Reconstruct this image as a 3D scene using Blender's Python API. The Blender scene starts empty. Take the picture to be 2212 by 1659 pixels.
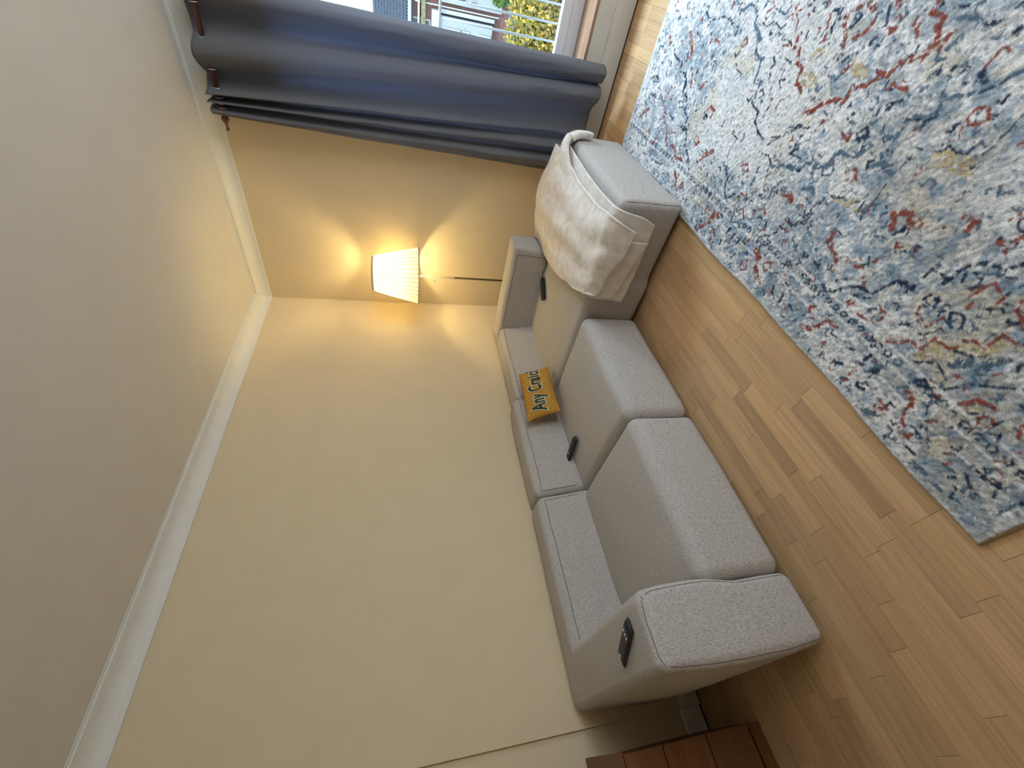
import bpy, bmesh, math, random, json
import numpy as np
from mathutils import Vector, Matrix, noise as mnoise
random.seed(7); rng = np.random.default_rng(7)
scn = bpy.context.scene
C = scn.collection

# ------------------------------------------------------------------ camera
cam_d = bpy.data.cameras.new('camera'); cam = bpy.data.objects.new('camera', cam_d); C.objects.link(cam)
cam_d.sensor_fit = 'HORIZONTAL'; cam_d.sensor_width = 36.0; cam_d.lens = 36.0*895.0/2212.0
cam_d.clip_start = 0.02; cam_d.clip_end = 300
_M = [[0.1771833, -0.685933, -0.7057634], [-0.1771424, -0.727625, 0.6627084], [-0.9681047, 0.0075997, -0.2504308]]      # rows: world axes seen by the camera (x right, y down, z forward)
_R = Matrix([[_M[i][0], -_M[i][1], -_M[i][2]] for i in range(3)])
cam.matrix_world = Matrix.Translation((2.525, -3.489, 1.5)) @ _R.to_4x4()
scn.camera = cam

# ------------------------------------------------------------------ light, exposure
scn.view_settings.view_transform = 'Standard'; scn.view_settings.look = 'None'
scn.view_settings.gamma = 1.0; scn.view_settings.use_curve_mapping = False
scn.view_settings.exposure = 0.9
world = bpy.data.worlds.new('world'); scn.world = world; world.use_nodes = True
bg = world.node_tree.nodes['Background']; bg.inputs['Color'].default_value = (0.80, 0.90, 1.0, 1); bg.inputs['Strength'].default_value = 1.25

XS = 4.45
def light(name, kind, loc, energy, color, **kw):
    d = bpy.data.lights.new(name, kind); d.energy = energy; d.color = color
    for k, v in kw.items(): setattr(d, k, v)
    o = bpy.data.objects.new(name, d); C.objects.link(o); o.location = loc
    return o
sun = light('sun', 'SUN', (0, -10, 20), 0.7, (1.0, 0.93, 0.82), angle=0.01)
sun.rotation_euler = (math.radians(50), 0, math.radians(-25))          # from behind the building onto the houses opposite
day = light('window_daylight', 'AREA', (2.55, 1.25, 2.98), 185, (0.62, 0.80, 1.0), shape='RECTANGLE', size=3.0, size_y=1.3)
day.rotation_euler = (Vector((2.55, 1.25, 2.98)) - Vector((2.4, -2.5, 0.5))).to_track_quat('Z', 'Y').to_euler()
por = light('window_portal', 'AREA', (2.5, 0.30, 1.37), 1, (1, 1, 1), shape='RECTANGLE', size=1.9, size_y=2.25)
por.rotation_euler = (math.radians(-90), 0, 0); por.data.cycles.is_portal = True
side = light('side_fill_light', 'AREA', (XS+.42, -1.75, 1.62), 31, (0.84, 0.92, 1.0), shape='RECTANGLE', size=1.5, size_y=2.2)  # unseen lamp, added as soft fill on the wall and sofa fronts
side.rotation_euler = (0, math.radians(90), 0)

# ------------------------------------------------------------------ materials
def mat(name, base, rough=0.8, spec=0.3, metal=0.0):
    m = bpy.data.materials.new(name); m.use_nodes = True
    b = m.node_tree.nodes['Principled BSDF']
    b.inputs['Base Color'].default_value = (*base, 1); b.inputs['Roughness'].default_value = rough
    b.inputs['Specular IOR Level'].default_value = spec; b.inputs['Metallic'].default_value = metal
    return m
def nodes(m): return m.node_tree.nodes, m.node_tree.links, m.node_tree.nodes['Principled BSDF']
def mottled(name, c1, c2, scale=300, rough=0.9, spec=0.15, bump=0.0, bscale=None, stretch=(1, 1, 1), detail=3, lo=.35, hi=.65, dist=0.001):
    m = mat(name, c1, rough, spec); N, L, B = nodes(m)
    tc = N.new('ShaderNodeTexCoord'); mp = N.new('ShaderNodeMapping'); mp.inputs['Scale'].default_value = stretch
    L.new(tc.outputs['Object'], mp.inputs['Vector'])
    n = N.new('ShaderNodeTexNoise'); n.inputs['Scale'].default_value = scale; n.inputs['Detail'].default_value = detail
    L.new(mp.outputs[0], n.inputs['Vector'])
    r = N.new('ShaderNodeValToRGB'); r.color_ramp.elements[0].position = lo; r.color_ramp.elements[1].position = hi
    r.color_ramp.elements[0].color = (*c1, 1); r.color_ramp.elements[1].color = (*c2, 1)
    L.new(n.outputs['Fac'], r.inputs['Fac']); L.new(r.outputs['Color'], B.inputs['Base Color'])
    if bump:
        n2 = N.new('ShaderNodeTexNoise'); n2.inputs['Scale'].default_value = bscale or scale; n2.inputs['Detail'].default_value = 2
        L.new(mp.outputs[0], n2.inputs['Vector'])
        bp = N.new('ShaderNodeBump'); bp.inputs['Strength'].default_value = bump; bp.inputs['Distance'].default_value = dist
        L.new(n2.outputs['Fac'], bp.inputs['Height']); L.new(bp.outputs[0], B.inputs['Normal'])
    return m
M_wall = mottled('wall_paint', (.70, .575, .385), (.72, .592, .40), 6, .85, .2, .12, 60)
M_ceil = mottled('ceiling_paint', (.70, .655, .58), (.72, .675, .60), 5, .9, .2, .1, 60)
M_trim = mottled('trim_paint', (.74, .72, .66), (.76, .74, .68), 12, .5, .3, .1, 40)
M_panel = mottled('panel_paint', (.60, .58, .54), (.63, .61, .57), 12, .5, .3, .1, 40)
M_pvc = mat('white_window_frame', (.80, .82, .88), .35, .4)
M_sofa = mottled('sofa_fabric', (.35, .318, .288), (.59, .548, .505), 230, .95, .1, .6, 380, (1, 1, .4), 4, .3, .7, .002)
M_seam = mat('seam_thread', (.20, .175, .145), .95, .1)
M_feet = mat('black_plastic_feet', (.02, .02, .02), .5)
M_throw = mottled('throw_fleece', (.70, .62, .54), (.82, .745, .66), 22, .95, .1, .7, 160, dist=.004)
M_throw.node_tree.nodes['Principled BSDF'].inputs['Sheen Weight'].default_value = .3
M_black = mat('black_plastic', (.012, .012, .013), .35, .5)
M_btn = mat('grey_buttons', (.09, .09, .09), .5)
M_btnl = mat('pale_buttons', (.55, .57, .60), .4)
M_btnr = mat('red_buttons', (.25, .03, .03), .4)
M_steel = mat('brushed_nickel', (.34, .30, .25), .3, .5, 1.0)
M_chrome = mat('chrome', (.75, .75, .75), .15, .5, 1.0)
M_rod = mottled('mahogany_rod', (.10, .03, .022), (.16, .05, .035), 40, .35, .5, stretch=(.1, 1, 1))
M_must = mottled('mustard_velvet', (.42, .215, .035), (.56, .30, .06), 90, .9, .1, .3, 300)
M_green = mat('dark_green_print', (.035, .05, .022), .8)
M_cream = mat('cream_print', (.78, .72, .56), .8)
M_darkgap = mat('dark_gap_wood', (.07, .035, .02), .6)
def wood(name, c1, c2, axis_scale, rough=.4, objcol=False):
    m = mat(name, c1, rough, .35); N, L, B = nodes(m)
    tc = N.new('ShaderNodeTexCoord'); geo = N.new('ShaderNodeNewGeometry')
    mp = N.new('ShaderNodeMapping'); mp.inputs['Scale'].default_value = axis_scale; L.new(geo.outputs['Position'], mp.inputs['Vector'])
    oi = N.new('ShaderNodeObjectInfo'); add = N.new('ShaderNodeVectorMath'); add.operation = 'MULTIPLY_ADD'
    L.new(oi.outputs['Color'], add.inputs[0]); add.inputs[1].default_value = (31, 17, 23); L.new(mp.outputs[0], add.inputs[2])
    n = N.new('ShaderNodeTexNoise'); n.inputs['Scale'].default_value = 1; n.inputs['Detail'].default_value = 6; n.inputs['Distortion'].default_value = 1.2
    L.new(add.outputs[0], n.inputs['Vector'])
    r = N.new('ShaderNodeValToRGB'); r.color_ramp.elements[0].position = .3; r.color_ramp.elements[1].position = .7
    r.color_ramp.elements[0].color = (*c1, 1); r.color_ramp.elements[1].color = (*c2, 1)
    L.new(n.outputs['Fac'], r.inputs['Fac'])
    mx = N.new('ShaderNodeMix'); mx.data_type = 'RGBA'; mx.blend_type = 'MULTIPLY'; mx.inputs[0].default_value = 1
    L.new(r.outputs['Color'], mx.inputs[6])
    if objcol: L.new(oi.outputs['Color'], mx.inputs[7])
    else: mx.inputs[7].default_value = (1, 1, 1, 1)
    L.new(mx.outputs[2], B.inputs['Base Color'])
    bp = N.new('ShaderNodeBump'); bp.inputs['Strength'].default_value = .15; bp.inputs['Distance'].default_value = .0006
    L.new(n.outputs['Fac'], bp.inputs['Height']); L.new(bp.outputs[0], B.inputs['Normal'])
    return m
M_oak = wood('oak_laminate', (.50, .300, .150), (.64, .410, .218), (70, 2.2, 70), .38, True)
M_pine = wood('orange_pine', (.13, .050, .014), (.185, .075, .022), (50, 3, 50), .45, True)
M_sill = wood('varnished_sill', (.30, .16, .09), (.44, .27, .17), (4, 60, 60), .25)

# ------------------------------------------------------------------ mesh helpers
def mesh_obj(name, verts, faces, m, parent=None, smooth=True, label=None):
    me = bpy.data.meshes.new(name); me.from_pydata([tuple(map(float, v)) for v in verts], [], faces)
    me.update()
    bm = bmesh.new(); bm.from_mesh(me); bmesh.ops.recalc_face_normals(bm, faces=bm.faces); bm.to_mesh(me); bm.free()
    if smooth: me.polygons.foreach_set('use_smooth', [True]*len(me.polygons))
    for x in (m if isinstance(m, (list, tuple)) else [m]): me.materials.append(x)
    o = bpy.data.objects.new(name, me); C.objects.link(o)
    if parent: o.parent = parent
    if label: o['label'] = label
    return o
def bm_obj(name, bm, m, parent=None, smooth=False, label=None):
    bmesh.ops.recalc_face_normals(bm, faces=bm.faces)
    me = bpy.data.meshes.new(name); bm.to_mesh(me); bm.free()
    if smooth: me.polygons.foreach_set('use_smooth', [True]*len(me.polygons))
    for x in (m if isinstance(m, (list, tuple)) else [m]): me.materials.append(x)
    o = bpy.data.objects.new(name, me); C.objects.link(o)
    if parent: o.parent = parent
    if label: o['label'] = label
    return o
def empty(name, loc=(0, 0, 0), label=None, cat=None, group=None, rot=None):
    o = bpy.data.objects.new(name, None); C.objects.link(o); o.location = loc; o.empty_display_size = .05
    if rot: o.rotation_euler = rot
    if label: o['label'] = label
    if cat: o['category'] = cat
    if group: o['group'] = group
    return o
def tag(o, label, cat, group=None, kind=None):
    o['label'] = label; o['category'] = cat
    if group: o['group'] = group
    if kind: o['kind'] = kind
    return o
def struct(o, label=None):
    o['kind'] = 'structure'
    if label: o['label'] = label
    return o
def box(bm, x0, x1, y0, y1, z0, z1, bev=0.0):
    vs = [bm.verts.new((x, y, z)) for x in (x0, x1) for y in (y0, y1) for z in (z0, z1)]
    fs = [(0, 1, 3, 2), (4, 6, 7, 5), (0, 4, 5, 1), (2, 3, 7, 6), (0, 2, 6, 4), (1, 5, 7, 3)]
    ff = [bm.faces.new([vs[i] for i in f]) for f in fs]
    if bev:
        es = list({e for f in ff for e in f.edges})
        bmesh.ops.bevel(bm, geom=es, offset=bev, segments=2, profile=.6, affect='EDGES')
def boxo(name, b, m, parent=None, bev=0.0, label=None):
    bm = bmesh.new(); box(bm, *b, bev=bev); return bm_obj(name, bm, m, parent, label=label)
def tube(path, r, seg=8, closed=False):
    """verts, faces of a tube; r is a number or a list"""
    P = [Vector(p) for p in path]; n = len(P); V = []; F = []
    up = Vector((0.123, 0.31, 0.94)).normalized()
    for i, p in enumerate(P):
        a = P[(i-1) % n] if (i or closed) else P[0]; b = P[(i+1) % n] if (i < n-1 or closed) else P[-1]
        t = (b-a).normalized(); s = t.cross(up)
        if s.length < .05: s = t.cross(Vector((1, 0, 0)))
        s.normalize(); q = t.cross(s)
        rr = r[i] if isinstance(r, (list, tuple)) else r
        for k in range(seg):
            an = 2*math.pi*k/seg; V.append(p + (s*math.cos(an) + q*math.sin(an))*rr)
    m = n if closed else n-1
    for i in range(m):
        for k in range(seg):
            a = i*seg+k; b = i*seg+(k+1) % seg; c = ((i+1) % n)*seg+(k+1) % seg; d = ((i+1) % n)*seg+k
            F.append((a, b, c, d))
    if not closed: F.append(tuple(range(seg))); F.append(tuple((n-1)*seg+k for k in range(seg)))
    return V, F
def lathe(profile, seg=32, axis='z', pleat=0, amp=0):
    V = []; F = []
    for (r, h) in profile:
        for k in range(seg):
            a = 2*math.pi*k/seg; rr = r + (amp*(1 if k % 2 else -1) if pleat else 0)
            p = (rr*math.cos(a), rr*math.sin(a), h)
            if axis == 'x': p = (h, p[0], p[1])
            V.append(p)
    for i in range(len(profile)-1):
        for k in range(seg):
            F.append((i*seg+k, i*seg+(k+1) % seg, (i+1)*seg+(k+1) % seg, (i+1)*seg+k))
    return V, F
def spline(pts, n):
    """Catmull-Rom through pts, n samples"""
    P = np.array(pts, float); m = len(P); out = []
    for s in np.linspace(0, m-1, n):
        i = min(int(s), m-2); t = s-i
        p0 = P[max(i-1, 0)]; p1 = P[i]; p2 = P[i+1]; p3 = P[min(i+2, m-1)]
        out.append(.5*((2*p1)+(-p0+p2)*t+(2*p0-5*p1+4*p2-p3)*t*t+(-p0+3*p1-3*p2+p3)*t**3))
    return np.array(out)
def sheet(rows, nu, nv):
    """grid of control points -> dense grid"""
    A = np.array([spline(r, nv) for r in rows]); return np.array([spline(A[:, j], nu) for j in range(nv)]).transpose(1, 0, 2)
def grid_faces(nu, nv): return [(i*nv+j, i*nv+j+1, (i+1)*nv+j+1, (i+1)*nv+j) for i in range(nu-1) for j in range(nv-1)]

class Soft:
    """rounded, slightly puffed upholstery block with an optional warp"""
    def __init__(s, x0, x1, y0, y1, z0, z1, r, warp=None, puff=(0, 0, 0, 0), wr=.0022, seed=0):
        s.c = np.array([(x0+x1)/2, (y0+y1)/2, (z0+z1)/2]); s.h = np.array([(x1-x0)/2, (y1-y0)/2, (z1-z0)/2])
        s.r = min(r, s.h.min()*.98); s.warp = warp; s.puff = puff; s.wr = wr; s.seed = seed
    def at(s, p):
        q = np.array(p, float)*s.h; inn = np.clip(q, -(s.h-s.r), s.h-s.r); d = q-inn; L = np.linalg.norm(d)
        w = inn + (d/L*s.r if L > 1e-9 else 0)
        b = lambda u, v: (1-min(1, abs(u))**2.5)*(1-min(1, abs(v))**2.5)
        u = w/s.h
        w = w + np.array([s.puff[0]*b(u[1], u[2])*max(0, u[0])**3, -s.puff[1]*b(u[0], u[2])*max(0, -u[1])**3 + s.puff[3]*b(u[0], u[2])*max(0, u[1])**3, s.puff[2]*b(u[0], u[1])*max(0, u[2])**3])
        w = w + s.c
        if s.wr:
            nv = mnoise.noise_vector(Vector(w)*5+Vector((s.seed*7.1, 0, 0))); w = w + np.array(nv)*s.wr*2
            nv = mnoise.noise_vector(Vector(w)*16+Vector((0, s.seed*7.1, 0))); w = w + np.array(nv)*s.wr*.5
        if s.warp: w = np.array(s.warp(w[0], w[1], w[2]))
        return w
    def build(s, name, m, parent, res=.035, label=None):
        ax = []
        for i in range(3):
            e = s.r/s.h[i]; inner = max(2, int(2*(s.h[i]-s.r)/res)+1)
            a = [-1+e*(1-math.cos(t*math.pi/10)) if 0 else -1+e*t/5 for t in range(5)]
            ax.append(a+list(np.linspace(-1+e, 1-e, inner))+[-v for v in a[::-1]])
        idx = {}; V = []; F = []
        n = [len(a) for a in ax]
        def vid(i, j, k):
            if (i, j, k) not in idx: idx[(i, j, k)] = len(V); V.append(s.at((ax[0][i], ax[1][j], ax[2][k])))
            return idx[(i, j, k)]
        for k in (0, n[2]-1):
            for i in range(n[0]-1):
                for j in range(n[1]-1): F.append((vid(i, j, k), vid(i+1, j, k), vid(i+1, j+1, k), vid(i, j+1, k)))
        for j in (0, n[1]-1):
            for i in range(n[0]-1):
                for k in range(n[2]-1): F.append((vid(i, j, k), vid(i+1, j, k), vid(i+1, j, k+1), vid(i, j, k+1)))
        for i in (0, n[0]-1):
            for j in range(n[1]-1):
                for k in range(n[2]-1): F.append((vid(i, j, k), vid(i, j+1, k), vid(i, j+1, k+1), vid(i, j, k+1)))
        return mesh_obj(name, V, F, m, parent, label=label)
    def seam(s, pts, parent, r=.0022, name='seam', m=None):
        P = []
        for a, b in zip(pts[:-1], pts[1:]):
            k = max(2, int(np.linalg.norm((np.array(b)-np.array(a))*s.h)/.02))
            for t in range(k): P.append(s.at(np.array(a)+(np.array(b)-np.array(a))*t/k))
        P.append(s.at(pts[-1])); V, F = tube(P, r, 5)
        return mesh_obj(name, V, F, m or M_seam, parent)

# ------------------------------------------------------------------ the room
XR, YB, H = 4.45, -5.2, 2.77
STEP = -3.436
floor = struct(boxo('floor', (-.35, XR+.3, YB-.3, .3, -.12, -.0045), M_darkgap), 'light oak strip laminate floor of the living room')
bm = bmesh.new()
box(bm, -.30, 0, STEP, .3, -.1, 3.0); box(bm, -.32, -.018, YB-.3, STEP, -.1, 3.0)
struct(bm_obj('wall_left', bm, M_wall), 'cream painted wall behind the sofa')
bm = bmesh.new()
WX0, WX1, WZ0, WZ1 = 1.58, 3.45, .262, 2.46
box(bm, 0, WX0, 0, .30, -.1, 3.0); box(bm, WX1, XR+.3, 0, .30, -.1, 3.0); box(bm, WX0, WX1, 0, .30, -.1, WZ0); box(bm, WX0, WX1, 0, .30, WZ1, 3.0)
struct(bm_obj('wall_back', bm, M_wall), 'cream painted wall around the window')
bm = bmesh.new()
for b in ((XR, XR+.3, YB-.3, -2.75, -.1, 3.0), (XR, XR+.3, -.75, 0, -.1, 3.0), (XR, XR+.3, -2.75, -.75, -.1, .85), (XR, XR+.3, -2.75, -.75, 2.4, 3.0)): box(bm, *b)
struct(bm_obj('wall_right', bm, M_wall))
bm = bmesh.new()
for b in ((XR+.18, XR+.24, -2.75, -2.67, .85, 2.4), (XR+.18, XR+.24, -.83, -.75, .85, 2.4), (XR+.18, XR+.24, -1.78, -1.72, .93, 2.32), (XR+.18, XR+.24, -2.67, -.83, .85, .93), (XR+.18, XR+.24, -2.67, -.83, 2.32, 2.4)): box(bm, *b)
struct(bm_obj('added_window', bm, M_pvc), 'added window in the unseen right wall, for the fill light')  # opening and frame added to let the side fill in
struct(boxo('wall_front', (-.3, XR, YB-.3, YB, -.1, 3.0), M_wall))
struct(boxo('ceiling', (-.35, XR+.3, YB-.3, .3, H, H+.25), M_ceil), 'off-white ceiling')
# coved cornice, swept along the four walls with mitred corners
prof = [(0.0, H-.100), (.010, H-.100), (.012, H-.088)]
for k in range(1, 8):
    a = k/8*math.pi/2; prof.append((.012+.072*(1-math.cos(a)), H-.088+.070*math.sin(a)))
prof += [(.086, H-.014), (.092, H-.014), (.093, H-.004), (.104, H-.0035), (.104, H), (0, H)]
V = []; F = []; n = len(prof)
loop = [(0, YB, 1, 1), (XR, YB, -1, 1), (XR, 0, -1, -1), (0, 0, 1, -1)]
for (x, y, sx, sy) in loop:
    for (d, z) in prof: V.append((x+sx*d, y+sy*d, z))
for i in range(4):
    for k in range(n):
        F.append((i*n+k, i*n+(k+1) % n, ((i+1) % 4)*n+(k+1) % n, ((i+1) % 4)*n+k))
struct(mesh_obj('trim_1', V, F, M_trim, smooth=False), 'white coved cornice between wall and ceiling')
# baseboards with a moulded top and a dark brown strip painting the shadow gap
def baseboard(name, along, a0, a1, face, m=M_trim, h=.125):
    P = [(0, .012), (.016, .012), (.016, h-.035), (.013, h-.028), (.013, h-.012), (.008, h-.003), (.004, h), (0, h)]
    V = [];
    for a in (a0, a1):
        for (d, z) in P: V.append((face+d, a, z) if along == 'y' else (a, face-d, z))
    n = len(P); F = [(k, (k+1) % n, n+(k+1) % n, n+k) for k in range(n)]+[tuple(range(n)), tuple(range(n, 2*n))]
    o = struct(mesh_obj(name, V, F, m, smooth=False))
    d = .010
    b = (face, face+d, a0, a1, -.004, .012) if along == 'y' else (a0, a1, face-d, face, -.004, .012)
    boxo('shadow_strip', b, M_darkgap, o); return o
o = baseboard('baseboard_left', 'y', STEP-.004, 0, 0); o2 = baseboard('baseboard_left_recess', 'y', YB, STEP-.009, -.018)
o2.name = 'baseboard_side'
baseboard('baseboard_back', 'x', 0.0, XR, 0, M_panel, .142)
struct(boxo('trim_2', (WX0-.06, WX1+.06, -.012, 0, .142, .258), M_panel, bev=.002), 'flat painted panel under the window sill')
# window: sill, white frame, glass
w = struct(empty('window_1', (2.5, .2, .28), 'white framed window with deep varnished sill')); w.location = (0, 0, 0)
boxo('window_sill', (WX0, WX1, -.022, .235, .262, .281), M_sill, w, .004)
bm = bmesh.new(); FY0, FY1 = .215, .275
for b in ((WX0, WX1, FY0, FY1, .281, .365), (WX0, WX1, FY0, FY1, WZ1-.07, WZ1), (WX0, WX0+.07, FY0, FY1, .365, WZ1-.07), (WX1-.07, WX1, FY0, FY1, .365, WZ1-.07)): box(bm, *b, bev=.004)
bm_obj('window_frame', bm, M_pvc, w)
bm = bmesh.new(); a, b_, c_, d_ = WX0+.07, WX1-.07, .365, WZ1-.07
for b in ((a, b_, FY0-.01, FY1-.012, c_, c_+.065), (a, b_, FY0-.01, FY1-.012, d_-.06, d_), (a, a+.06, FY0-.01, FY1-.012, c_+.065, d_-.06), (b_-.06, b_, FY0-.01, FY1-.012, c_+.065, d_-.06)): box(bm, *b, bev=.005)
bm_obj('sash', bm, M_pvc, w)
mg = bpy.data.materials.new('window_glass'); mg.use_nodes = True; nt = mg.node_tree; nt.nodes.clear()
out = nt.nodes.new('ShaderNodeOutputMaterial'); mx = nt.nodes.new('ShaderNodeMixShader'); tr = nt.nodes.new('ShaderNodeBsdfTransparent'); gl = nt.nodes.new('ShaderNodeBsdfGlossy')
tr.inputs[0].default_value = (.93, .97, .98, 1); gl.inputs['Roughness'].default_value = .02; mx.inputs[0].default_value = .04
nt.links.new(tr.outputs[0], mx.inputs[1]); nt.links.new(gl.outputs[0], mx.inputs[2]); nt.links.new(mx.outputs[0], out.inputs[0])
boxo('pane', (a+.055, b_-.055, .24, .246, c_+.06, d_-.055), mg, w)

# oak staves, one object each where the photo shows the floor
W0, SW = 1.277-.0667*24, .0667
known = {24: [-1.95, -2.43, -2.85, -3.33, -3.8], 25: [-2.05, -2.45, -2.915, -3.2, -3.63], 22: [-1.9, -2.35, -2.88, -3.15, -3.7], 21: [-2.2, -2.82, -3.05, -3.5],
         23: [-2.15, -2.62, -3.06, -3.45, -3.9], 26: [-1.8, -2.2, -2.62, -3.19, -3.7], 27: [-1.7, -2.25, -2.66, -3.125, -3.42, -3.9], 28: [-1.75, -2.2, -2.65, -3.179, -3.398, -4.0], 29: [-2.3, -2.9, -3.179, -3.6]}
tone = {(24, 2): .80, (25, 2): 1.16, (22, 2): 1.12, (27, 3): .80, (28, 3): 1.10, (21, 2): .82, (28, 1): 1.1, (24, 0): 1.05, (27, 5): 1.15}
def shown(x0, x1, y0, y1):
    A = x1 > .96 and x0 < 1.74 and y0 < -1.38 and y1 > -3.45
    B = y0 < -3.28 and y1 > -4.35 and x0 < 3.1
    D = x1 > 1.25 and x0 < 3.1 and y1 > -.50
    return A or B or D
stave_meshes = {}
nst = 0
for row in range(0, 47):
    x0 = W0+row*SW
    if x0 < -.02: continue
    if row in known: brk = [0.0, -.38, -.80, -1.3]+known[row]+[-4.35]
    else:
        brk = [0.0]; y = -rng.uniform(.15, .5)
        while y > -4.35: brk.append(y); y -= rng.uniform(.30, .60)
        brk.append(-4.4)
    brk = sorted(set(brk), reverse=True)
    for k in range(len(brk)-1):
        y1, y0 = brk[k], brk[k+1]
        if y1-y0 < .05 or not shown(x0, x0+SW, y0, y1): continue
        L = y1-y0; g = .0004
        bm = bmesh.new(); box(bm, g, SW-g, g, L-g, -.004, 0)
        top = [e for e in bm.edges if all(v.co.z > -.001 for v in e.verts)]
        bmesh.ops.bevel(bm, geom=top, offset=.0005, segments=1, affect='EDGES')
        o = bm_obj('plank', bm, M_oak, floor); o.location = (x0, y0, 0)
        kk = known.get(row, []).index(y0) if (row in known and y0 in known[row]) else -1
        t = tone.get((row, kk), None) or rng.uniform(.84, 1.10)
        o.color = (t*rng.uniform(.985, 1.015), t, t*rng.uniform(.95, 1.03), 1); nst += 1
# the rest of the floor: one board layer with the same staves in the material
M_oak2 = M_oak.copy(); M_oak2.name = 'oak_laminate_far'
boxo('underlay', (-.02, XR, YB, 0, -.0045, -.0035), M_oak2, floor)['kind'] = 'stuff'
print('staves', nst)
# ------------------------------------------------------------------ rug
RX0, RX1, RY0, RY1 = 1.658, 3.95, -3.288, -.470
RZ = .013
def vnoise(x, y, s, seed):
    """smooth value noise on arrays"""
    r = np.random.default_rng(seed).random((64, 64)); u = x*s+seed*3.7; v = y*s+seed*1.3
    i = np.floor(u).astype(int); j = np.floor(v).astype(int); a = u-i; b = v-j; a = a*a*(3-2*a); b = b*b*(3-2*b)
    g = lambda p, q: r[p % 64, q % 64]
    return (g(i, j)*(1-a)+g(i+1, j)*a)*(1-b)+(g(i, j+1)*(1-a)+g(i+1, j+1)*a)*b
def fbm(x, y, s, seed, o=4):
    t = 0; a = .5; n = 0
    for k in range(o): t = t+a*vnoise(x, y, s*2**k, seed+k*11); n += a; a *= .55
    return t/n
xs = np.concatenate([np.arange(RX0, 2.86, .0040), np.arange(2.86, RX1, .010)]); ys = np.arange(RY0, RY1+.001, .0042)
nx, ny = len(xs), len(ys); X, Y = np.meshgrid(xs, ys, indexing='ij')
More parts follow.
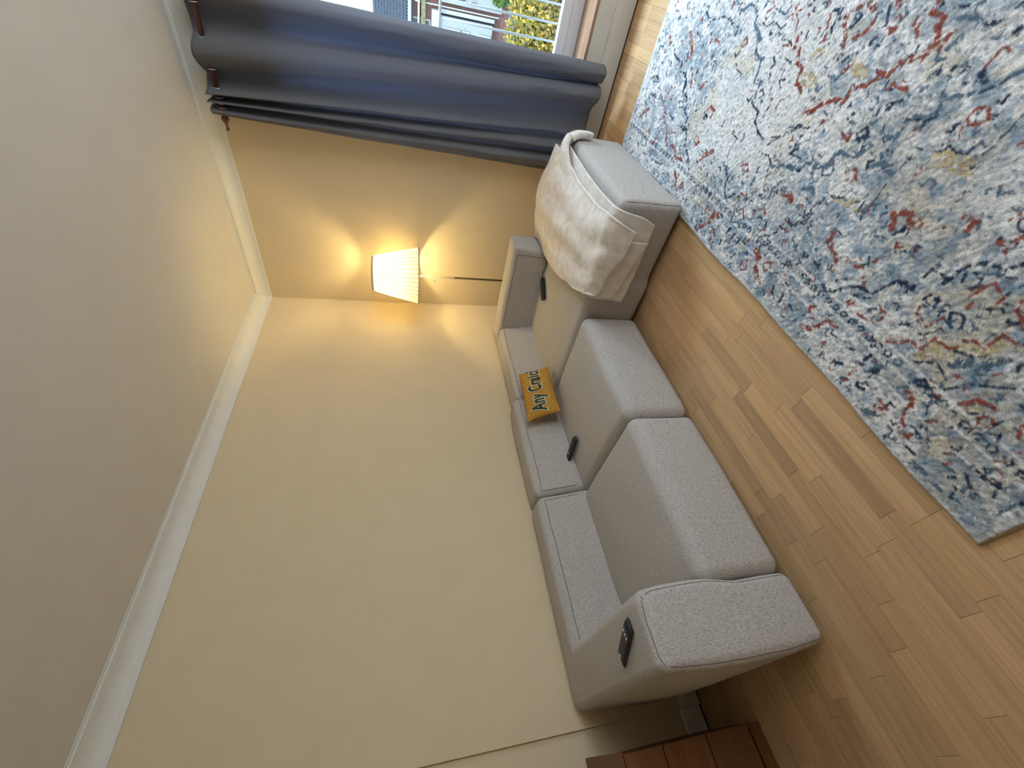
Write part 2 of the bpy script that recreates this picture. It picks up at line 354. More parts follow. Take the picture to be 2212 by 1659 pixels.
RAW = [[0,40,[2316,-746,2301,-805,2296,-865,2258,-877,2260,-943,2237,-974,2182,-983,2176,-1044,2146,-1075,2111,-1078,2098,-1132,2046,-1139,2021,-1185,1975,-1213,1945,-1277,1889,-1343]],[0,66,[2259,-937,2219,-988,2185,-995]],[0,90,[2035,-1109,2037,-1162]],[1,43,[2575,-1138,2548,-1180,2548,-1217,2570,-1249,2567,-1295,2538,-1334,2516,-1339,2492,-1390,2478,-1422,2455,-1420,2427,-1441,2416,-1494,2376,-1511,2346,-1517,2346,-1559,2315,-1563,2292,-1573]],[1,77,[2414,-1455,2419,-1508]],[1,71,[2342,-1521,2348,-1566]],[1,66,[2495,-1379,2474,-1425]],[0,33,[2284,-1556,2269,-1580,2257,-1635,2222,-1646,2194,-1701,2185,-1744]],[0,19,[2377,-1331,2354,-1368,2349,-1407,2337,-1410]],[0,22,[2147,-1522,2137,-1590]],[0,12,[2137,-1590,2089,-1582,2046,-1586]],[0,23,[2021,-1613,1992,-1632,1982,-1658,1957,-1659]],[0,22,[2138,-1785,2146,-1825,2125,-1864,2096,-1870,2057,-1887]],[1,42,[2115,-1874,2139,-1917,2150,-1972,2156,-2021,2187,-2016,2191,-2051,2206,-2115,2229,-2136]],[0,27,[2517,-899,2493,-959,2494,-1024,2511,-1081,2505,-1158]],[0,20,[2489,-1194,2492,-1234,2457,-1237]],[0,33,[2435,-1562,2417,-1589,2400,-1576]],[0,27,[2507,-1562,2493,-1562,2493,-1613,2482,-1632]],[0,21,[2355,-1692,2375,-1663,2384,-1691]],[0,22,[2248,-1679,2277,-1681,2309,-1679]],[0,21,[2203,-1789,2221,-1833,2174,-1789]],[0,23,[2315,-1583,2329,-1593,2315,-1617,2299,-1600]],[0,34,[2177,-594,2190,-631,2171,-675,2160,-620,2177,-594]],[0,21,[2141,-985,2147,-1034,2123,-1045,2115,-1012,2141,-985]],[0,22,[2050,-950,2050,-994,2023,-977]],[0,17,[2142,-1423,2149,-1448,2172,-1445]],[0,16,[2342,-1967,2330,-2004,2312,-1992]],[0,30,[2517,-1684,2533,-1680]],[0,24,[2443,-1630,2436,-1673]],[0,24,[2226,-1928,2189,-1939,2190,-1992]],[0,22,[2535,-1473,2519,-1520,2536,-1540]],[0,21,[2525,-1389,2516,-1431,2537,-1456]],[1,28,[2573,-1434,2563,-1504,2591,-1518]],[2,50,[2379,-623,2349,-661,2326,-680]],[2,90,[2416,-833,2378,-893,2349,-922]],[2,80,[2340,-925,2331,-932]],[2,79,[2264,-1011,2226,-1044]],[2,68,[2235,-1134,2265,-1162]],[2,50,[2428,-1093,2421,-1128]],[2,32,[2442,-1309,2469,-1327,2450,-1347,2433,-1328,2442,-1309]],[2,74,[1940,-596,1985,-634,2016,-683]],[2,58,[2165,-1272,2191,-1290,2184,-1337,2154,-1323]],[0,73,[2159,-1267,2147,-1296]],[2,94,[1991,-1411,2033,-1466]],[2,59,[1952,-1392,1987,-1416]],[2,36,[2054,-1705,2075,-1738,2051,-1763,2039,-1730,2061,-1725]],[2,33,[2121,-759,2071,-858,2014,-902,1977,-979,1927,-1008,1885,-1067]],[2,22,[2614,-1601,2588,-1590,2575,-1562,2556,-1596,2530,-1609]],[2,23,[2522,-1645,2478,-1650]],[2,35,[2482,-1680,2464,-1695]],[2,30,[2438,-1706,2431,-1747,2394,-1758]],[2,30,[2380,-1759,2381,-1799,2362,-1812]],[2,20,[2345,-1768,2320,-1728,2296,-1724,2267,-1750]],[2,19,[2350,-1636,2303,-1653,2318,-1685]],[2,33,[2320,-1883,2328,-1914,2349,-1924,2378,-1976]],[2,25,[2452,-1575,2475,-1582,2484,-1622]],[2,21,[2512,-1770,2524,-1788]],[2,21,[2577,-1733,2588,-1745]],[2,27,[2429,-1882,2435,-1894]],[2,40,[2126,-900,2135,-845,2179,-845,2182,-886,2153,-901]],[2,34,[2007,-1297,2027,-1326]],[2,26,[2558,-1387,2578,-1421,2593,-1397]],[2,34,[1901,-1164,1924,-1110,1921,-1171]],[2,38,[1831,-1221,1809,-1259]],[3,37,[2207,-1526,2236,-1534,2207,-1574]],[2,31,[1971,-1016,1992,-1068,2016,-1072]],[2,37,[2412,-573,2401,-600]],[2,40,[1922,-771,1882,-804]],[2,77,[2480,-1649,2521,-1644]],[2,56,[2480,-1683,2441,-1711,2431,-1751,2389,-1762,2371,-1806]],[2,65,[2319,-1886,2329,-1916,2351,-1932,2385,-1985,2385,-2020,2429,-2020,2441,-2072,2466,-2088]],[2,61,[2480,-2080,2479,-2121,2514,-2129,2522,-2157,2543,-2181,2576,-2205,2609,-2170,2624,-2172,2634,-2124,2659,-2127]],[2,40,[2563,-2223,2594,-2226]],[2,54,[2572,-1830,2540,-1871,2515,-1883]],[2,52,[2540,-1904,2567,-1940,2589,-1947]],[2,54,[2587,-1828,2609,-1838,2622,-1863]],[2,66,[2631,-1884,2617,-1917]],[2,36,[2449,-2430,2472,-2443,2478,-2465,2452,-2489,2434,-2459,2449,-2430]],[2,45,[2214,-2212,2237,-2235,2214,-2259,2200,-2234]],[2,76,[2152,-2482,2187,-2452,2207,-2494,2179,-2528]],[2,62,[2256,-2625,2265,-2653,2235,-2656]],[2,43,[2595,-2111,2578,-2129]],[2,69,[2458,-1943,2472,-1955]],[2,42,[2581,-2020,2584,-2044]],[2,40,[2516,-1782,2585,-1746]],[2,41,[2450,-2152,2466,-2157,2459,-2213,2478,-2182]],[2,40,[2282,-1981,2320,-1987,2343,-2022]],[2,36,[2310,-2092,2296,-2134,2317,-2132]],[2,25,[2548,-2379,2593,-2385,2583,-2414]],[2,69,[2647,-1989,2632,-2004]],[2,91,[2070,-2042,2054,-2068]],[1,74,[2148,-1952,2156,-2014,2194,-2024,2192,-2074,2210,-2124,2257,-2125,2274,-2203,2312,-2226]],[1,50,[2348,-2236,2347,-2288,2395,-2280,2414,-2296,2416,-2330,2431,-2347,2458,-2343,2479,-2361,2489,-2393,2500,-2414,2520,-2433,2538,-2450,2559,-2470]],[0,36,[2147,-2006,2158,-2021]],[0,25,[2402,-2278,2410,-2336,2426,-2353,2438,-2349]],[0,18,[2498,-2416,2517,-2435,2536,-2453]],[0,21,[1991,-2116,1987,-2156,2022,-2180,2070,-2178,2122,-2187]],[0,21,[2140,-2190,2141,-2233,2155,-2260,2153,-2283]],[0,19,[2162,-2314,2175,-2339,2146,-2343,2149,-2369]],[0,11,[2176,-2368,2199,-2368,2262,-2361,2306,-2369,2331,-2373]],[0,16,[2350,-2364,2351,-2403,2362,-2438,2380,-2447,2372,-2478,2376,-2507,2394,-2509]],[0,14,[2355,-2529,2356,-2545,2391,-2541,2410,-2548]],[0,13,[2426,-2546,2459,-2549,2486,-2548]],[3,204,[2351,-2455,2354,-2514]],[3,95,[2351,-2432,2342,-2543]],[3,42,[2134,-2204,2144,-2306,2146,-2363]],[3,64,[2163,-2273,2158,-2337]],[1,69,[2265,-2276,2283,-2304,2274,-2348]],[1,64,[2111,-2087,2128,-2118,2115,-2148]],[0,69,[2531,-2298,2530,-2311]],[0,56,[2533,-2326,2537,-2342]],[0,70,[2534,-2382,2520,-2405]],[0,59,[2522,-2266,2516,-2272]],[0,29,[2508,-2360,2518,-2382]],[0,43,[2627,-2300,2633,-2325]],[0,50,[2623,-2383,2629,-2387]],[0,76,[2418,-2191,2401,-2203]],[0,40,[2419,-2196,2436,-2221]],[0,46,[2350,-2083,2382,-2096]],[0,34,[2516,-1811,2555,-1784,2608,-1786]],[0,26,[2510,-1955,2532,-1976,2556,-1993]],[0,43,[2481,-1918,2504,-1936]],[0,43,[2187,-1929,2215,-1952,2230,-1920]],[0,34,[2310,-2165,2334,-2190,2349,-2169,2323,-2152,2306,-2182]],[0,27,[2649,-2182,2655,-2218]],[1,51,[2630,-2201,2635,-2272]],[1,58,[2566,-2247,2596,-2260]],[0,34,[2635,-2099,2644,-2095]],[1,45,[2472,-2256,2481,-2266]],[0,43,[2256,-1875,2275,-1890,2282,-1940]],[0,37,[2566,-1870,2600,-1886]],[0,29,[2575,-1974,2589,-2000,2638,-1965]],[3,177,[2461,-1777,2488,-1788]],[3,181,[2407,-1785,2404,-1837]],[3,153,[2479,-1974,2467,-2032]],[2,85,[1825,-1227,1805,-1265,1766,-1289]],[2,46,[1790,-1329,1813,-1336,1796,-1362,1780,-1339]],[2,97,[1716,-1644,1734,-1666]],[2,109,[1763,-1689,1806,-1696,1822,-1729]],[2,36,[1785,-1626,1816,-1621,1809,-1648,1776,-1635]],[2,35,[1719,-1735,1758,-1746,1739,-1772,1712,-1755]],[2,93,[1817,-2053,1806,-2093]],[2,92,[1799,-2086,1754,-2113,1729,-2154]],[2,30,[1719,-2026,1740,-2019,1758,-2048,1725,-2068,1709,-2042]],[2,27,[1781,-2147,1804,-2133,1821,-2162,1799,-2175,1774,-2155]],[2,79,[2046,-2314,2017,-2322,2004,-2362]],[2,68,[2000,-2380,1979,-2404]],[2,51,[1956,-2400,1950,-2415]],[2,61,[1730,-2457,1743,-2496,1772,-2516]],[2,57,[1776,-2513,1813,-2530,1817,-2571]],[2,30,[1796,-2433,1812,-2446,1821,-2451]],[2,35,[1790,-2448,1809,-2434]],[2,45,[2053,-2014,2062,-2046]],[2,55,[2052,-2057,2065,-2076]],[2,27,[2080,-2043,2069,-2063]],[2,27,[2218,-2207,2234,-2227]],[2,27,[2199,-2234,2210,-2252]],[2,40,[1966,-1795,1963,-1829,1985,-1827]],[2,27,[1926,-1847,1888,-1892]],[2,28,[1958,-1944,1977,-1961,1957,-1988]],[2,28,[1891,-2004,1909,-2033]],[2,39,[1821,-2257,1817,-2269]],[2,33,[1800,-2296,1796,-2325]],[2,51,[2010,-1310,2032,-1322]],[2,32,[1736,-1890,1773,-1886]],[2,29,[1924,-1931,1941,-1918]],[2,53,[1926,-1090,1922,-1159,1889,-1161,1900,-1246]],[2,25,[1895,-2345,1893,-2317]],[0,33,[2013,-1613,1990,-1626,1981,-1664,1956,-1660,1920,-1687,1898,-1733]],[0,36,[1917,-1736,1943,-1754,1947,-1793,1927,-1825,1893,-1828]],[3,103,[1906,-1804,1933,-1786]],[0,28,[1919,-1956,1936,-1967,1939,-2020,1911,-2031]],[0,30,[1892,-2050,1898,-2072,1927,-2095,1956,-2099]],[0,20,[1949,-2106,1960,-2128]],[0,22,[1983,-2120,1983,-2145,2013,-2160,2013,-2191]],[0,15,[2013,-2191,2057,-2189,2102,-2193,2131,-2196]],[1,39,[1996,-1815,2034,-1826,2086,-1810]],[1,36,[2008,-1957,2051,-1948,2090,-1968]],[1,42,[2107,-2085,2121,-2107,2116,-2150]],[0,37,[1843,-2035,1861,-2035]],[0,57,[1794,-1841,1818,-1850]],[0,56,[1781,-1889,1821,-1892]],[0,48,[1781,-1934,1814,-1937]],[0,51,[1728,-1839,1749,-1829]],[0,42,[1720,-1953,1749,-1957]],[0,37,[1930,-1435,1954,-1450]],[0,40,[1922,-1511,1938,-1506]],[0,35,[1733,-2262,1758,-2245]],[0,56,[1726,-2314,1769,-2304]],[0,32,[1733,-2366,1754,-2369]],[0,37,[1885,-2248,1890,-2274]],[0,36,[1925,-2269,1932,-2291]],[0,29,[1935,-2332,1930,-2358]],[0,32,[1784,-984,1804,-1076,1819,-1041]],[0,35,[1741,-1473,1760,-1483]],[0,36,[1884,-2444,1905,-2474,1935,-2492,1963,-2529,1970,-2579]],[0,45,[1915,-2484,1943,-2504]],[0,31,[1968,-2581,2022,-2601,2046,-2615,2049,-2660]],[0,46,[2031,-2603,2054,-2638]],[0,52,[2035,-2658,2054,-2664]],[0,29,[2047,-2661,2120,-2665,2118,-2718]],[0,60,[2109,-2718,2125,-2720]],[0,35,[2118,-2718,2148,-2722,2172,-2730]],[0,33,[2172,-2730,2193,-2750,2200,-2788]],[0,34,[2185,-2800,2213,-2807,2231,-2817]],[0,27,[2133,-2747,2151,-2740,2164,-2755,2158,-2778,2140,-2785,2126,-2770,2133,-2747]],[0,28,[2034,-2806,2057,-2791,2070,-2808,2065,-2826,2041,-2839,2025,-2825,2034,-2806]],[2,27,[2022,-2718,2004,-2728,1996,-2751,1993,-2774]],[2,26,[2004,-2778,2039,-2787]],[2,21,[2069,-2756,2064,-2768]],[0,26,[2031,-2724,2045,-2749,2070,-2736]],[0,47,[2063,-2734,2066,-2745]],[2,27,[2114,-2792,2144,-2797,2168,-2807,2154,-2836]],[2,25,[2132,-2848,2150,-2848]],[2,37,[2090,-2809,2103,-2808]],[2,32,[2165,-2882,2144,-2887,2130,-2920]],[0,39,[2088,-2844,2107,-2832,2116,-2857]],[0,18,[2158,-2848,2182,-2847,2193,-2857]],[0,18,[2189,-2814,2197,-2832]],[2,29,[1890,-2728,1917,-2762,1935,-2769,1939,-2812,1982,-2815,1984,-2859,1999,-2870]],[2,47,[1933,-2771,1943,-2797]],[2,37,[2021,-2868,2034,-2884,2039,-2915,2082,-2916,2084,-2947,2093,-2962]],[3,114,[1917,-2825,1964,-2834,1969,-2866]],[3,63,[1969,-2866,2021,-2886,2023,-2924,2069,-2929,2081,-2974]],[3,64,[2019,-2928,2050,-2935]],[0,27,[1902,-2830,1936,-2868,1930,-2897,1921,-2921]],[0,34,[1990,-2875,2006,-2914,2015,-2929,2033,-2937]],[0,25,[1892,-2933,1947,-2963,1983,-3006,2013,-3043]],[1,103,[1959,-2898,1989,-2919]],[1,96,[1987,-2954,2016,-2951,2041,-2967]],[0,29,[2023,-3014,2046,-2998,2057,-2999]],[2,21,[1942,-2925,1950,-2944]],[2,19,[1995,-2977,2015,-2987]],[2,50,[2243,-2735,2249,-2762,2269,-2763,2276,-2769]],[2,67,[1823,-2881,1822,-2903]],[2,58,[1819,-2912,1785,-2921]],[2,57,[1896,-2991,1932,-3007,1943,-3043]],[3,50,[1900,-3012,1919,-3033]],[2,57,[1729,-2721,1754,-2729]],[3,47,[1764,-2718,1774,-2714]],[2,37,[1895,-2594,1901,-2632,1905,-2659,1939,-2665]],[2,26,[1952,-2639,1951,-2659]],[2,33,[1789,-2448,1804,-2442,1828,-2456]],[2,24,[1716,-2573,1741,-2563,1752,-2582,1731,-2589]],[2,38,[1901,-2547,1913,-2555]],[0,45,[1926,-2612,1942,-2626]],[0,56,[1956,-2715,1972,-2741]],[0,19,[1965,-2759,1969,-2784,1993,-2799]],[0,50,[1802,-2723,1827,-2723]],[0,46,[1777,-2711,1786,-2727]],[0,45,[1727,-2660,1738,-2677]],[0,38,[1794,-2659,1802,-2671]],[1,111,[1776,-2763,1816,-2771]],[0,42,[1725,-2766,1728,-2789]],[0,57,[1789,-2769,1810,-2777]],[0,38,[1933,-2535,1945,-2568,1959,-2584]],[2,30,[1731,-2889,1725,-2854,1741,-2850]],[2,30,[1750,-2846,1744,-2887]],[0,46,[1924,-2265,1933,-2290]],[0,43,[1925,-2346,1941,-2353]],[2,48,[2009,-2447,2033,-2469]],[2,42,[2007,-2470,2014,-2495]],[0,63,[2144,-2501,2170,-2506,2162,-2526]],[2,40,[1895,-2897,1897,-2904]],[0,35,[1862,-2871,1883,-2885,1876,-2902,1859,-2885]],[2,46,[1822,-2882,1824,-2907]],[2,42,[1819,-2912,1780,-2920,1748,-2944]],[2,47,[1732,-2960,1732,-2984,1747,-2981]],[2,46,[1895,-2993,1935,-3011,1940,-3041]],[2,24,[1712,-2869,1734,-2866,1748,-2888]],[2,20,[1729,-2851,1743,-2852]],[2,24,[1791,-2977,1827,-2992]],[2,39,[1950,-3109,1926,-3126]],[2,29,[1776,-3071,1792,-3086]],[2,29,[1751,-3089,1767,-3097]],[2,22,[1846,-3144,1862,-3158]],[2,39,[1934,-2967,1933,-2976]],[0,36,[1711,-3002,1714,-3027]],[0,30,[1805,-3129,1782,-3131,1766,-3148,1754,-3176,1754,-3187]],[0,29,[1800,-3142,1799,-3176,1807,-3198,1780,-3209]],[0,32,[1735,-3122,1747,-3129]],[0,25,[1733,-3140,1725,-3156]],[1,56,[1693,-2946,1702,-2977]],[1,60,[1693,-3044,1696,-3086]],[1,44,[1692,-3108,1695,-3139]],[1,29,[1749,-3243,1799,-3244]],[1,40,[1725,-3168,1749,-3162]],[1,81,[1688,-2843,1706,-2869]],[0,20,[1911,-3075,1931,-3078]],[0,21,[1860,-3057,1877,-3057,1893,-3069]],[0,23,[1862,-2925,1870,-2947]],[0,35,[1867,-2983,1879,-3002]],[0,24,[1893,-3018,1915,-3040]],[2,14,[1838,-3162,1833,-3181]],[0,25,[1728,-2760,1728,-2778]],[0,17,[1795,-3162,1797,-3171]]]
CREAM = np.array([.66, .645, .63]); BLUEG = np.array([.30, .335, .365]); NAVY = np.array([.018, .035, .065]); SLATE = np.array([.085, .135, .185]); RUST = np.array([.23, .060, .040]); GOLD = np.array([.44, .36, .21]); TAUPE = np.array([.40, .37, .32])
col = np.ones((nx, ny, 3))*CREAM
def blend(colr, w): global col; w = np.clip(w, 0, 1)[..., None]; col = col*(1-w)+colr*w
b1 = fbm(X, Y, 5, 1, 3); b2 = fbm(X, Y*.8, 28, 5, 4); b3 = fbm(X, Y, 95, 9, 2)
blue = (b1-.40)*1.6+(b2-.5)*2.4+(b3-.5)*1.6
cream_zone = (X > 2.02) & (X < 2.55) & (Y > -1.9) & (Y < -1.25)
blend(BLUEG, np.clip(blue*1.15+.22, 0, .9)*np.where(cream_zone, .35, 1))
blend(TAUPE, np.clip((fbm(X, Y, 4, 21, 3)-.50)*4+(b3-.5), 0, .55)*(Y < -1.6))
blend(SLATE*2.0, np.clip((fbm(X, Y, 26, 31, 4)-.60)*7+(b3-.5)*1.5, 0, .5)*np.where(cream_zone, .2, 1))
blend(SLATE*1.6, np.clip((fbm(X, Y, 22, 37, 4)-.54)*6+(b2-.5)*2, 0, .6)*((Y < -2.25) & (X < 2.6) | (X < 1.84)))
blend(GOLD*1.2, np.clip((fbm(X, Y, 6, 41, 3)-.62)*5, 0, .35))
# white ground of the field
blend(CREAM*1.04, np.clip((fbm(X, Y, 3.1, 51, 2)-.55)*6, 0, .55))
# guard stripes of the border with their chain of little boxes
for xb, wb in ((1.845, .0045), (1.888, .0045), (1.80, .003)):
    blend(CREAM*1.12, np.exp(-((X-xb)/wb)**2)*.85*(b2 > .38))
edge = fbm(X, Y, 130, 61, 2)
def dist_seg(px, py, ax, ay, bx, by):
    dx, dy = bx-ax, by-ay; L = dx*dx+dy*dy+1e-12; t = np.clip(((px-ax)*dx+(py-ay)*dy)/L, 0, 1)
    return np.hypot(px-ax-t*dx, py-ay-t*dy)
PAL = [NAVY, SLATE, RUST, GOLD]
def stroke(ci, w, pts, rough=1.0, op=.96):
    for (ax, ay), (bx, by) in zip(pts[:-1], pts[1:]):
        m = w*2.2+.012
        i0, i1 = np.searchsorted(xs, [min(ax, bx)-m, max(ax, bx)+m]); j0, j1 = np.searchsorted(ys, [min(ay, by)-m, max(ay, by)+m])
        if i1 <= i0 or j1 <= j0: continue
        sl = (slice(i0, i1), slice(j0, j1)); d = dist_seg(X[sl], Y[sl], ax, ay, bx, by)
        ww = w*(.55+.9*edge[sl]*rough)+.0012*(1)
        a = np.clip((ww-d)/.0025+.5, 0, 1)*op
        a = a*np.clip((b3[sl]-(.30 if ci != 3 else .38))*7, .12, 1)
        a = a[..., None]; col[sl] = col[sl]*(1-a)+PAL[ci]*a
def ring(ci, cx, cy, r, w, n=9, sq=1.0):
    P = [(cx+r*math.cos(t)*(1+.25*math.sin(3.1*t+cx*40)), cy+r*sq*math.sin(t)) for t in np.linspace(0, 2*math.pi, n)]
    stroke(ci, w, P)
yb = RY0+.05                                    # chain of boxes
k = 0
while yb < RY1-.03:
    if random.random() < .85: ring(0 if random.random() < .8 else 1, 1.866, yb, .010, .0022, 6, 1.2)
    yb += .040
for k in range(2600):                           # small broken specks all over
    x = rng.uniform(RX0+.03, RX1-.03); y = rng.uniform(RY0+.03, RY1-.03)
    if 2.05 < x < 2.5 and -1.85 < y < -1.2 and rng.random() < .8: continue
    c = rng.choice([0, 0, 1, 1, 1, 2]); a = rng.uniform(0, 6.28); L = rng.uniform(.004, .022)
    stroke(c, rng.uniform(.0012, .0036), [(x, y), (x+L*math.cos(a), y+L*math.sin(a)), (x+L*1.6*math.cos(a+.9), y+L*1.6*math.sin(a+.9))])
for k in range(70):
    x = rng.uniform(1.70, RX1-.1); y = rng.uniform(RY0+.06, RY1-.06)
    if 2.05 < x < 2.5 and -1.85 < y < -1.2: continue
    ring(rng.choice([0, 0, 2, 1]), x, y, rng.uniform(.008, .020), rng.uniform(.0015, .003), 8, rng.uniform(.8, 1.4))
for k in range(46):                             # the part of the rug beyond the picture goes on in the same manner
    x = rng.uniform(2.74, RX1-.12); y = rng.uniform(RY0+.1, RY1-.1); c = rng.choice([0, 1, 2, 2]); P = [(x, y)]; a = rng.uniform(0, 6.28)
    for q in range(rng.integers(2, 7)): a += rng.uniform(-.9, .9); x += .045*math.cos(a); y += .045*math.sin(a); P.append((x, y))
    stroke(c, rng.uniform(.004, .009), P)
for ci in (3, 1, 0, 2):
    for c, w_, p in RAW:
        if c == ci: stroke(c, w_*1e-4*1.15, [(p[i]/1000, p[i+1]/1000) for i in range(0, len(p), 2)])
fine = fbm(X*.7+Y*.7, (Y-X)*.35, 170, 71, 2); col *= (0.86+.98*fine)[..., None]*np.array([1.03, 1.0, .97])
blend(SLATE*1.3, np.clip((fbm(X, Y, 120, 73, 2)-.66)*7, 0, .55))
# pale fringe strip along the edges
ed = np.minimum(np.minimum(X-RX0, RX1-X), np.minimum(Y-RY0, RY1-Y))
blend(CREAM*1.02, np.clip((.020-ed)/.012+(b3-.5)*1.2, 0, .9))
blend(np.array([.50, .38, .22]), (ed < .0045)*.8)
Zr = RZ+.0058*(fine-.5)+.002*(fbm(X, Y, 30, 83, 2)-.5)
Zr = np.where(ed < .010, Zr-(.010-ed)**2*60, Zr)
Zr = np.where(ed < .0005, .001, Zr)
XX = X+.0; wav = .004*np.sin(Y*5.1+1)+.003*np.sin(Y*11); fade = np.clip(1-(X-RX0)/.5, 0, 1)
XX = X+(wav+(Y-RY0)*.022)*fade
YY = Y+(.004*np.sin(X*7))*np.clip(1-(Y-RY0)/.4, 0, 1)
V = np.stack([XX.ravel(), YY.ravel(), Zr.ravel()], 1)
ii, jj = np.meshgrid(np.arange(nx-1), np.arange(ny-1), indexing='ij'); q = (ii*ny+jj).ravel()
Fq = np.stack([q, q+ny, q+ny+1, q+1], 1)
me = bpy.data.meshes.new('rug'); me.vertices.add(len(V)); me.vertices.foreach_set('co', V.ravel())
me.loops.add(Fq.size); me.loops.foreach_set('vertex_index', Fq.ravel()); me.polygons.add(len(Fq))
me.polygons.foreach_set('loop_start', np.arange(0, Fq.size, 4)); me.polygons.foreach_set('loop_total', np.full(len(Fq), 4)); me.update(calc_edges=True)
me.polygons.foreach_set('use_smooth', np.ones(len(Fq), bool))
ca = me.color_attributes.new('weave', 'FLOAT_COLOR', 'POINT'); ca.data.foreach_set('color', np.concatenate([col.reshape(-1, 3), np.ones((nx*ny, 1))], 1).astype(np.float32).ravel())
mr = mat('rug_pile', (.5, .5, .5), .95, .1); N, L, B = nodes(mr)
at = N.new('ShaderNodeAttribute'); at.attribute_name = 'weave'
nz = N.new('ShaderNodeTexNoise'); nz.inputs['Scale'].default_value = 420; nz.inputs['Detail'].default_value = 2
rr = N.new('ShaderNodeValToRGB'); rr.color_ramp.elements[0].position = .3; rr.color_ramp.elements[1].position = .62; rr.color_ramp.elements[0].color = (.62, .62, .64, 1); rr.color_ramp.elements[1].color = (1.0, 1.0, 1.0, 1)
tcn = N.new('ShaderNodeTexCoord'); L.new(tcn.outputs['Object'], nz.inputs['Vector']); L.new(nz.outputs['Fac'], rr.inputs['Fac'])
mxr = N.new('ShaderNodeMix'); mxr.data_type = 'RGBA'; mxr.blend_type = 'MULTIPLY'; mxr.inputs[0].default_value = 1
L.new(at.outputs['Color'], mxr.inputs[6]); L.new(rr.outputs['Color'], mxr.inputs[7]); L.new(mxr.outputs[2], B.inputs['Base Color'])
bp = N.new('ShaderNodeBump'); bp.inputs['Strength'].default_value = .8; bp.inputs['Distance'].default_value = .003; L.new(nz.outputs['Fac'], bp.inputs['Height']); L.new(bp.outputs[0], B.inputs['Normal'])
me.materials.append(mr)
rug = bpy.data.objects.new('rug', me); C.objects.link(rug)
tag(rug, 'large faded oriental rug in grey, blue and rust with navy outlines', 'rug')
V, F = tube([(RX0+.004+.0*0, RY0+.004, .006), (RX1-.004, RY0+.004, .006)], .005, 6)
mb = mat('rug_binding', (.55, .42, .25), .9)
bnd = mesh_obj('binding', V, F, mb, rug, label='beige woven edge binding'); bnd.location = (0, 0, 0)

# ------------------------------------------------------------------ corner sofa
sofa = empty('corner_sofa', (.9, -1.9, 0), 'long beige fabric corner sofa with chaise against the cream wall', 'sofa'); sofa.location = (0, 0, 0)
def lean(k, x0=.03, x1=.27, zb=.40, zt=.70):
    return lambda x, y, z: (x-k*max(0, (z-zb)/(zt-zb))*max(0, (x-x0)/(x1-x0)), y, z)
# backrests along the wall
b1s = Soft(.03, .275, -1.475, -.635, .05, .672, .035, lean(.055), (.004, 0, .002, 0), seed=1)
o = b1s.build('backrest', M_sofa, sofa); b1s.seam([(1, -.97, .30), (1, -.97, .90), (1, .97, .90)], o)
b2s = Soft(.03, .285, -2.30, -1.475, .05, .700, .045, lean(.060), (.012, 0, .006, 0), seed=2)
o = b2s.build('backrest', M_sofa, sofa); b2s.seam([(1, -.93, .20), (1, -.93, .87), (1, .93, .87), (1, .93, .2)], o)
b3s = Soft(.03, .285, -3.375, -2.30, .05, .700, .045, lean(.060), (.012, 0, .006, 0), seed=3)
o = b3s.build('backrest', M_sofa, sofa); b3s.seam([(1, -.5, .87), (1, .94, .87), (1, .94, .2)], o)
# side back along the window wall
def leany(x, y, z): return (x, y-(-.05)*max(0, (z-.4)/.3)*max(0, (-.43-y)/.24), z)
sbs = Soft(.03, 1.015, -.675, -.430, .05, .678, .035, leany, (0, .004, .002, 0), seed=4)
o = sbs.build('side_backrest', M_sofa, sofa)
sbs.seam([(-.52, -1, .90), (.86, -1, .90), (.88, -1, .84), (.88, -1, .1)], o)
# seats
cs = Soft(.20, 1.770, -1.487, -.445, .018, .402, .040, lambda x, y, z: (x, y+(.025*max(0, (.30-z)/.3) if y < -1.3 and x > 1.3 else 0), z), (.004, .004, .012, 0), seed=5)
o = cs.build('chaise_seat', M_sofa, sofa)
cs.seam([(1, -.99, -1), (1, -.985, .86)], o, .0018); 
s2 = Soft(.20, 1.035, -2.310, -1.490, .018, .400, .055, None, (.006, 0, .020, 0), seed=6); o = s2.build('seat', M_sofa, sofa)
s3 = Soft(.20, 1.037, -3.125, -2.313, .018, .402, .055, None, (.006, 0, .024, 0), seed=7); o = s3.build('seat', M_sofa, sofa)
# armrest
def armw(x, y, z):
    t = (-3.12-y)/.27                       # 0 inner .. 1 outer
    q = max(0, 1-abs((x-.45)/.62)**3); zz = z/.7
    y2 = y-.034*t*math.sin(math.pi*min(1, max(0, zz*.95+.05)))*max(0, t)*(.35+.65*q)
    y2 += .028*max(0, 1-t*2)*max(0, 1-((z-.50)/.22)**2)*max(0, min(1, (x-.45)/.35))
    return (x-.012*max(0, (zz-.5))*max(0, min(1, (x-.8)/.2)), y2, z)
ars = Soft(.085, 1.037, -3.372, -3.125, .018, .702, .036, armw, (.004, 0, .004, 0), seed=8)
o = ars.build('armrest', M_sofa, sofa)
ars.seam([(.997, .90, -1), (.997, .90, -.4), (.997, .90, .80), (.99, .80, .94), (.985, .3, .985), (.985, -.6, .975), (.99, -.84, .94), (.997, -.95, .80), (.997, -.97, -.5), (.997, -.97, -1)], o, .0016)
for (x, y) in ((.95, -3.28), (.95, -2.4), (.12, -3.25), (1.6, -1.38), (1.6, -.55), (.12, -.55), (.95, -1.6)):
    V, F = lathe([(0, 0.0135 if x > 1.5 else 0.0), (.022, 0.0135 if x > 1.5 else 0.0), (.025, .03), (0, .03)], 12); f_ = mesh_obj('foot', V, F, M_feet, sofa); f_.location = (x, y, 0)

